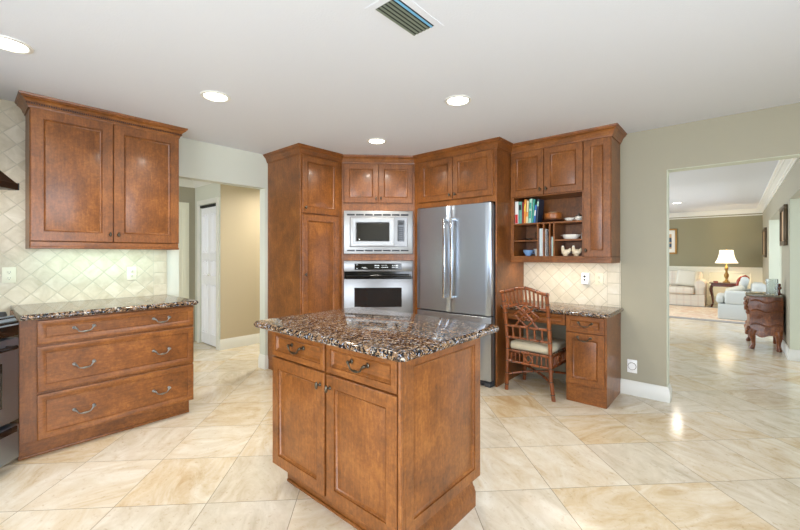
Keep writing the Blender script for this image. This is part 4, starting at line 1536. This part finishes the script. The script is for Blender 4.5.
m = MB(); m.box(-0.07, 0.07, -0.07, 0.07, 0, 0.03, 0.008, 2); m.lathe([(0.05, 0.03), (0.03, 0.06), (0.02, 0.09), (0.045, 0.15), (0.05, 0.19), (0.025, 0.24), (0.02, 0.28), (0.038, 0.33), (0.034, 0.37), (0.012, 0.40), (0.010, 0.46)], n=20)
m.build('base', 'brass', t, smooth=60)
m = MB()
prof = [(0.222, 0.475), (0.205, 0.50), (0.170, 0.57), (0.145, 0.66), (0.132, 0.745), (0.130, 0.79)]
m.lathe(prof + [(r_ - 0.004, z_) for r_, z_ in prof[::-1]], n=28, cap=False); m.build('lamp_shade', 'lamp_shade', t, smooth=60)
m = MB(); m.lathe([(0.004, 0.46), (0.004, 0.80), (0.011, 0.81), (0.010, 0.825), (0.001, 0.83)], n=12)
for a_ in range(3):
    an = a_ * 2 * PI / 3
    m.tube([(0, 0, 0.78), (0.131 * math.cos(an), 0.131 * math.sin(an), 0.785)], 0.002, 6)
m.build('finial', 'brass', t)
ld = bpy.data.lights.new('lamp_bulb', 'POINT'); ld.energy = 18; ld.color = (1.0, 0.85, 0.62); ld.shadow_soft_size = 0.04
lo = bpy.data.objects.new('lamp_bulb', ld); scene.collection.objects.link(lo); lo.parent = t; lo.location = (0, 0, 0.62)
t = thing('trinket_box', 'small brown box lying beside the lamp on the end table', 'box', (-0.36, 12.18, 0.60))
m = MB(); m.box(-0.045, 0.045, -0.03, 0.03, 0, 0.022, 0.002); m.build('body', 'red_wood', t)
m = MB(); m.box(-0.047, 0.047, -0.032, 0.032, 0.022, 0.034, 0.003); m.build('lid', 'mahogany', t)

t = thing('scroll_chair', 'red-brown wooden chair with scrolled top rail behind the armchair', 'chair', (0.22, 11.44, 0))
for sx, y0 in ((-0.15, 0.0), (-0.15, 0.42), (0.15, 0.0), (0.15, 0.42)):
    m = MB(); m.tube([(sx, y0, 0.45), (sx * 1.02, y0, 0.2), (sx * 1.05, y0, 0.0147 if sx < 0 else 0.0121)], [0.022, 0.018, 0.014], 8); m.build('leg', 'red_wood', t)
m = MB(); m.box(-0.18, 0.18, -0.02, 0.44, 0.43, 0.47, 0.012, 2); m.build('seat', 'red_wood', t)
for y0 in (0.0, 0.42):
    m = MB(); m.tube([(-0.17, y0, 0.45), (-0.19, y0, 0.58), (-0.175, y0, 0.68), (-0.12, y0, 0.765), (-0.04, y0, 0.79), (0.0, y0, 0.76), (-0.01, y0, 0.71), (-0.05, y0, 0.70)], 0.024, 10); m.build('scroll_arm', 'red_wood', t, smooth=60)
m = MB(); m.box(-0.08, -0.02, 0.0, 0.42, 0.70, 0.79, 0.012, 2); m.build('top_rail', 'red_wood', t)

# carved bombe chest (local: front faces -x, short side faces the camera)
t = thing('bombe_chest', 'small carved dark wooden bombe chest standing at the pier', 'chest', (0.165, 7.10, 0))
CW, CD = 0.60, 0.31     # along y, along x
m = MB()
prof_z = [0.20, 0.25, 0.30, 0.36, 0.42, 0.48, 0.54, 0.60, 0.66, 0.70, 0.715]
bul = [0.050, 0.044, 0.030, 0.022, 0.026, 0.038, 0.050, 0.052, 0.040, 0.026, 0.030]
rings = []
for z_, b_ in zip(prof_z, bul):
    ring = []
    N = 10
    for k in range(N + 1):      # front (x = -b)
        v = k / N
        ring.append((-b_ * (0.6 + 0.4 * math.sin(PI * v)) - 0.015 * math.sin(PI * v), CW * (1 - v) + (b_ * 0.4 if v < 0.5 else -b_ * 0.4) * abs(1 - 2 * v), z_))
    for k in range(1, 7):       # camera side (y = 0)
        v = k / 6
        ring.append((CD * v, -b_ * 0.4 * (1 - v) - b_ * 0.35 * math.sin(PI * v), z_))
    ring.append((CD, CW, z_))
    rings.append(ring)
m.loft(rings)
body = m.build('body', 'antique', t, smooth=60)
m = MB()   # scalloped apron, carved swags and mouldings on front and visible side
for (z_, b_) in ((0.335, 0.018), (0.52, 0.050), (0.655, 0.046)):
    m.tube([(CD * k / 8, -0.75 * b_ * math.sin(PI * k / 8) - 0.006 - b_ * 0.25, z_ + 0.018 * math.sin(3 * PI * k / 8)) for k in range(9)], 0.011, 8)
    m.tube([(-b_ - 0.014 * math.sin(PI * k / 8), CW * k / 8, z_ + 0.018 * math.sin(4 * PI * k / 8)) for k in range(9)], 0.008, 8)
for (cx_, cz_, rr) in ((0.08, 0.44, 0.035), (0.22, 0.44, 0.035), (0.08, 0.59, 0.032), (0.22, 0.59, 0.032), (0.15, 0.27, 0.03)):
    m.tube([(cx_ + rr * (1 - k / 14) * math.cos(k * 0.9), -0.040 if cz_ > 0.5 else -0.022, cz_ + rr * (1 - k / 14) * math.sin(k * 0.9)) for k in range(13)], 0.005, 6)
for z_, b_ in ((0.62, 0.06), (0.56, 0.062), (0.50, 0.046), (0.28, 0.040), (0.22, 0.055)):
    m.ball((-b_ + 0.01, -0.004, z_), 0.024, 10, 8, (1, 1, 1.3)); m.ball((-b_ + 0.01, CW + 0.004, z_), 0.024, 10, 8, (1, 1, 1.3))
m.build('carving', 'antique', body, smooth=70)
m = MB()
pts = [(0, 0.215)] + [(CD * k / 12, 0.19 + 0.022 * math.cos(2 * PI * k / 12 * 1.5)) for k in range(13)] + [(CD, 0.215)]
m.prism([(p[0], p[1]) for p in pts], -0.028, -0.004, 'xz')
m.prism([(0, 0.215)] + [(CW * k / 16, 0.185 + 0.02 * math.cos(2 * PI * k / 8)) for k in range(17)] + [(CW, 0.215)], -0.048, -0.02, 'yz')
m.build('apron', 'antique', t)
for (lx, ly, sx, sy) in ((0.025, 0.01, -1, -1), (CD - 0.045, 0.01, 0.3, -1), (0.0, CW - 0.01, -1, 1), (CD - 0.045, CW - 0.01, 0.3, 1)):
    m = MB(); m.tube([(lx, ly, 0.26), (lx + sx * 0.020, ly + sy * 0.012, 0.20), (lx + sx * 0.006, ly + sy * 0.006, 0.12), (lx + sx * 0.002, ly + sy * 0.004, 0.06), (lx + sx * 0.018, ly + sy * 0.016, 0.02), (lx + sx * 0.026, ly + sy * 0.02, 0.0)],
                     [0.046, 0.042, 0.026, 0.022, 0.030, 0.024], 10)
    m.build('leg', 'antique', t, smooth=60)
m = MB(); m.box(-0.058, CD, -0.03, CW + 0.03, 0.7155, 0.738, 0.008, 3); m.build('top', 'marble_top', t)
t = thing('crystal_vase', 'cut clear glass vase standing on the carved chest', 'vase', (0.372, 7.20, 0.7385))
m = MB(); m.lathe([(0.05, 0), (0.056, 0.01), (0.058, 0.08), (0.064, 0.18), (0.062, 0.215), (0.057, 0.215), (0.059, 0.18), (0.053, 0.08), (0.048, 0.015), (0.001, 0.012)], n=12); m.build('vessel', 'cut_glass', t, smooth=15)
t = thing('carved_figurine', 'small dark carved ornament behind the glass vase on the chest', 'figurine', (0.452, 7.34, 0.7385))
m = MB(); m.lathe([(0.03, 0), (0.032, 0.01), (0.015, 0.02), (0.012, 0.06), (0.026, 0.085), (0.02, 0.11), (0.008, 0.12)], n=14); m.ball((0, 0, 0.13), 0.02, 12, 8); m.ball((-0.022, 0, 0.075), 0.013, 10, 6, (1, 1, 1.6)); m.build('body', 'mahogany', t, smooth=60)

# pictures
t = thing('picture_frame', 'gilt-framed print with white mat on the far olive wall', 'picture', (-1.46, YF, 1.64))
m = MB()
for (x0, x1, z0, z1) in ((-0.27, 0.27, 0.30, 0.345), (-0.27, 0.27, -0.345, -0.30), (-0.27, -0.225, -0.30, 0.30), (0.225, 0.27, -0.30, 0.30)):
    m.box(x0, x1, -0.03, -0.001, z0, z1, 0.006, 2)
m.build('frame', 'gilt', t)
m = MB(); m.box(-0.226, 0.226, -0.012, -0.002, -0.301, 0.301); m.build('mat', 'mat_board', t)
simple('print_navy', (52, 74, 92), 0.6); simple('print_rust', (196, 160, 120), 0.6)
m = MB(); m.use('print_rust').box(-0.15, 0.15, -0.0135, -0.012, -0.20, 0.2)
m.use('print_navy').box(-0.05, 0.15, -0.0145, -0.0135, -0.02, 0.10); m.box(0.02, 0.15, -0.0145, -0.0135, -0.16, -0.06); m.build('print', None, t)


def side_frame(y0, y1, z0, z1, label):
    t = thing('picture_frame', label, 'picture', (XR, (y0 + y1) / 2, (z0 + z1) / 2), R(-90))
    w_, h_ = (y1 - y0) / 2, (z1 - z0) / 2
    m = MB()
    for (a0_, a1_, c0, c1) in ((-w_, w_, h_ - 0.06, h_), (-w_, w_, -h_, -h_ + 0.06), (-w_, -w_ + 0.06, -h_ + 0.06, h_ - 0.06), (w_ - 0.06, w_, -h_ + 0.06, h_ - 0.06)):
        m.box(a0_, a1_, -0.04, -0.0012 - 0.001, c0, c1, 0.008, 2)
    m.build('frame', 'frame_dark', t)
    m = MB(); m.box(-w_ + 0.059, w_ - 0.059, -0.02, -0.0025, -h_ + 0.059, h_ - 0.059); m.build('print', 'print_rust', t)


side_frame(6.85, 7.45, 1.40, 1.92, 'dark framed picture seen edge-on on the pier above the carved chest')
side_frame(11.1, 12.0, 1.22, 1.85, 'thin dark framed picture seen edge-on near the far living room corner')
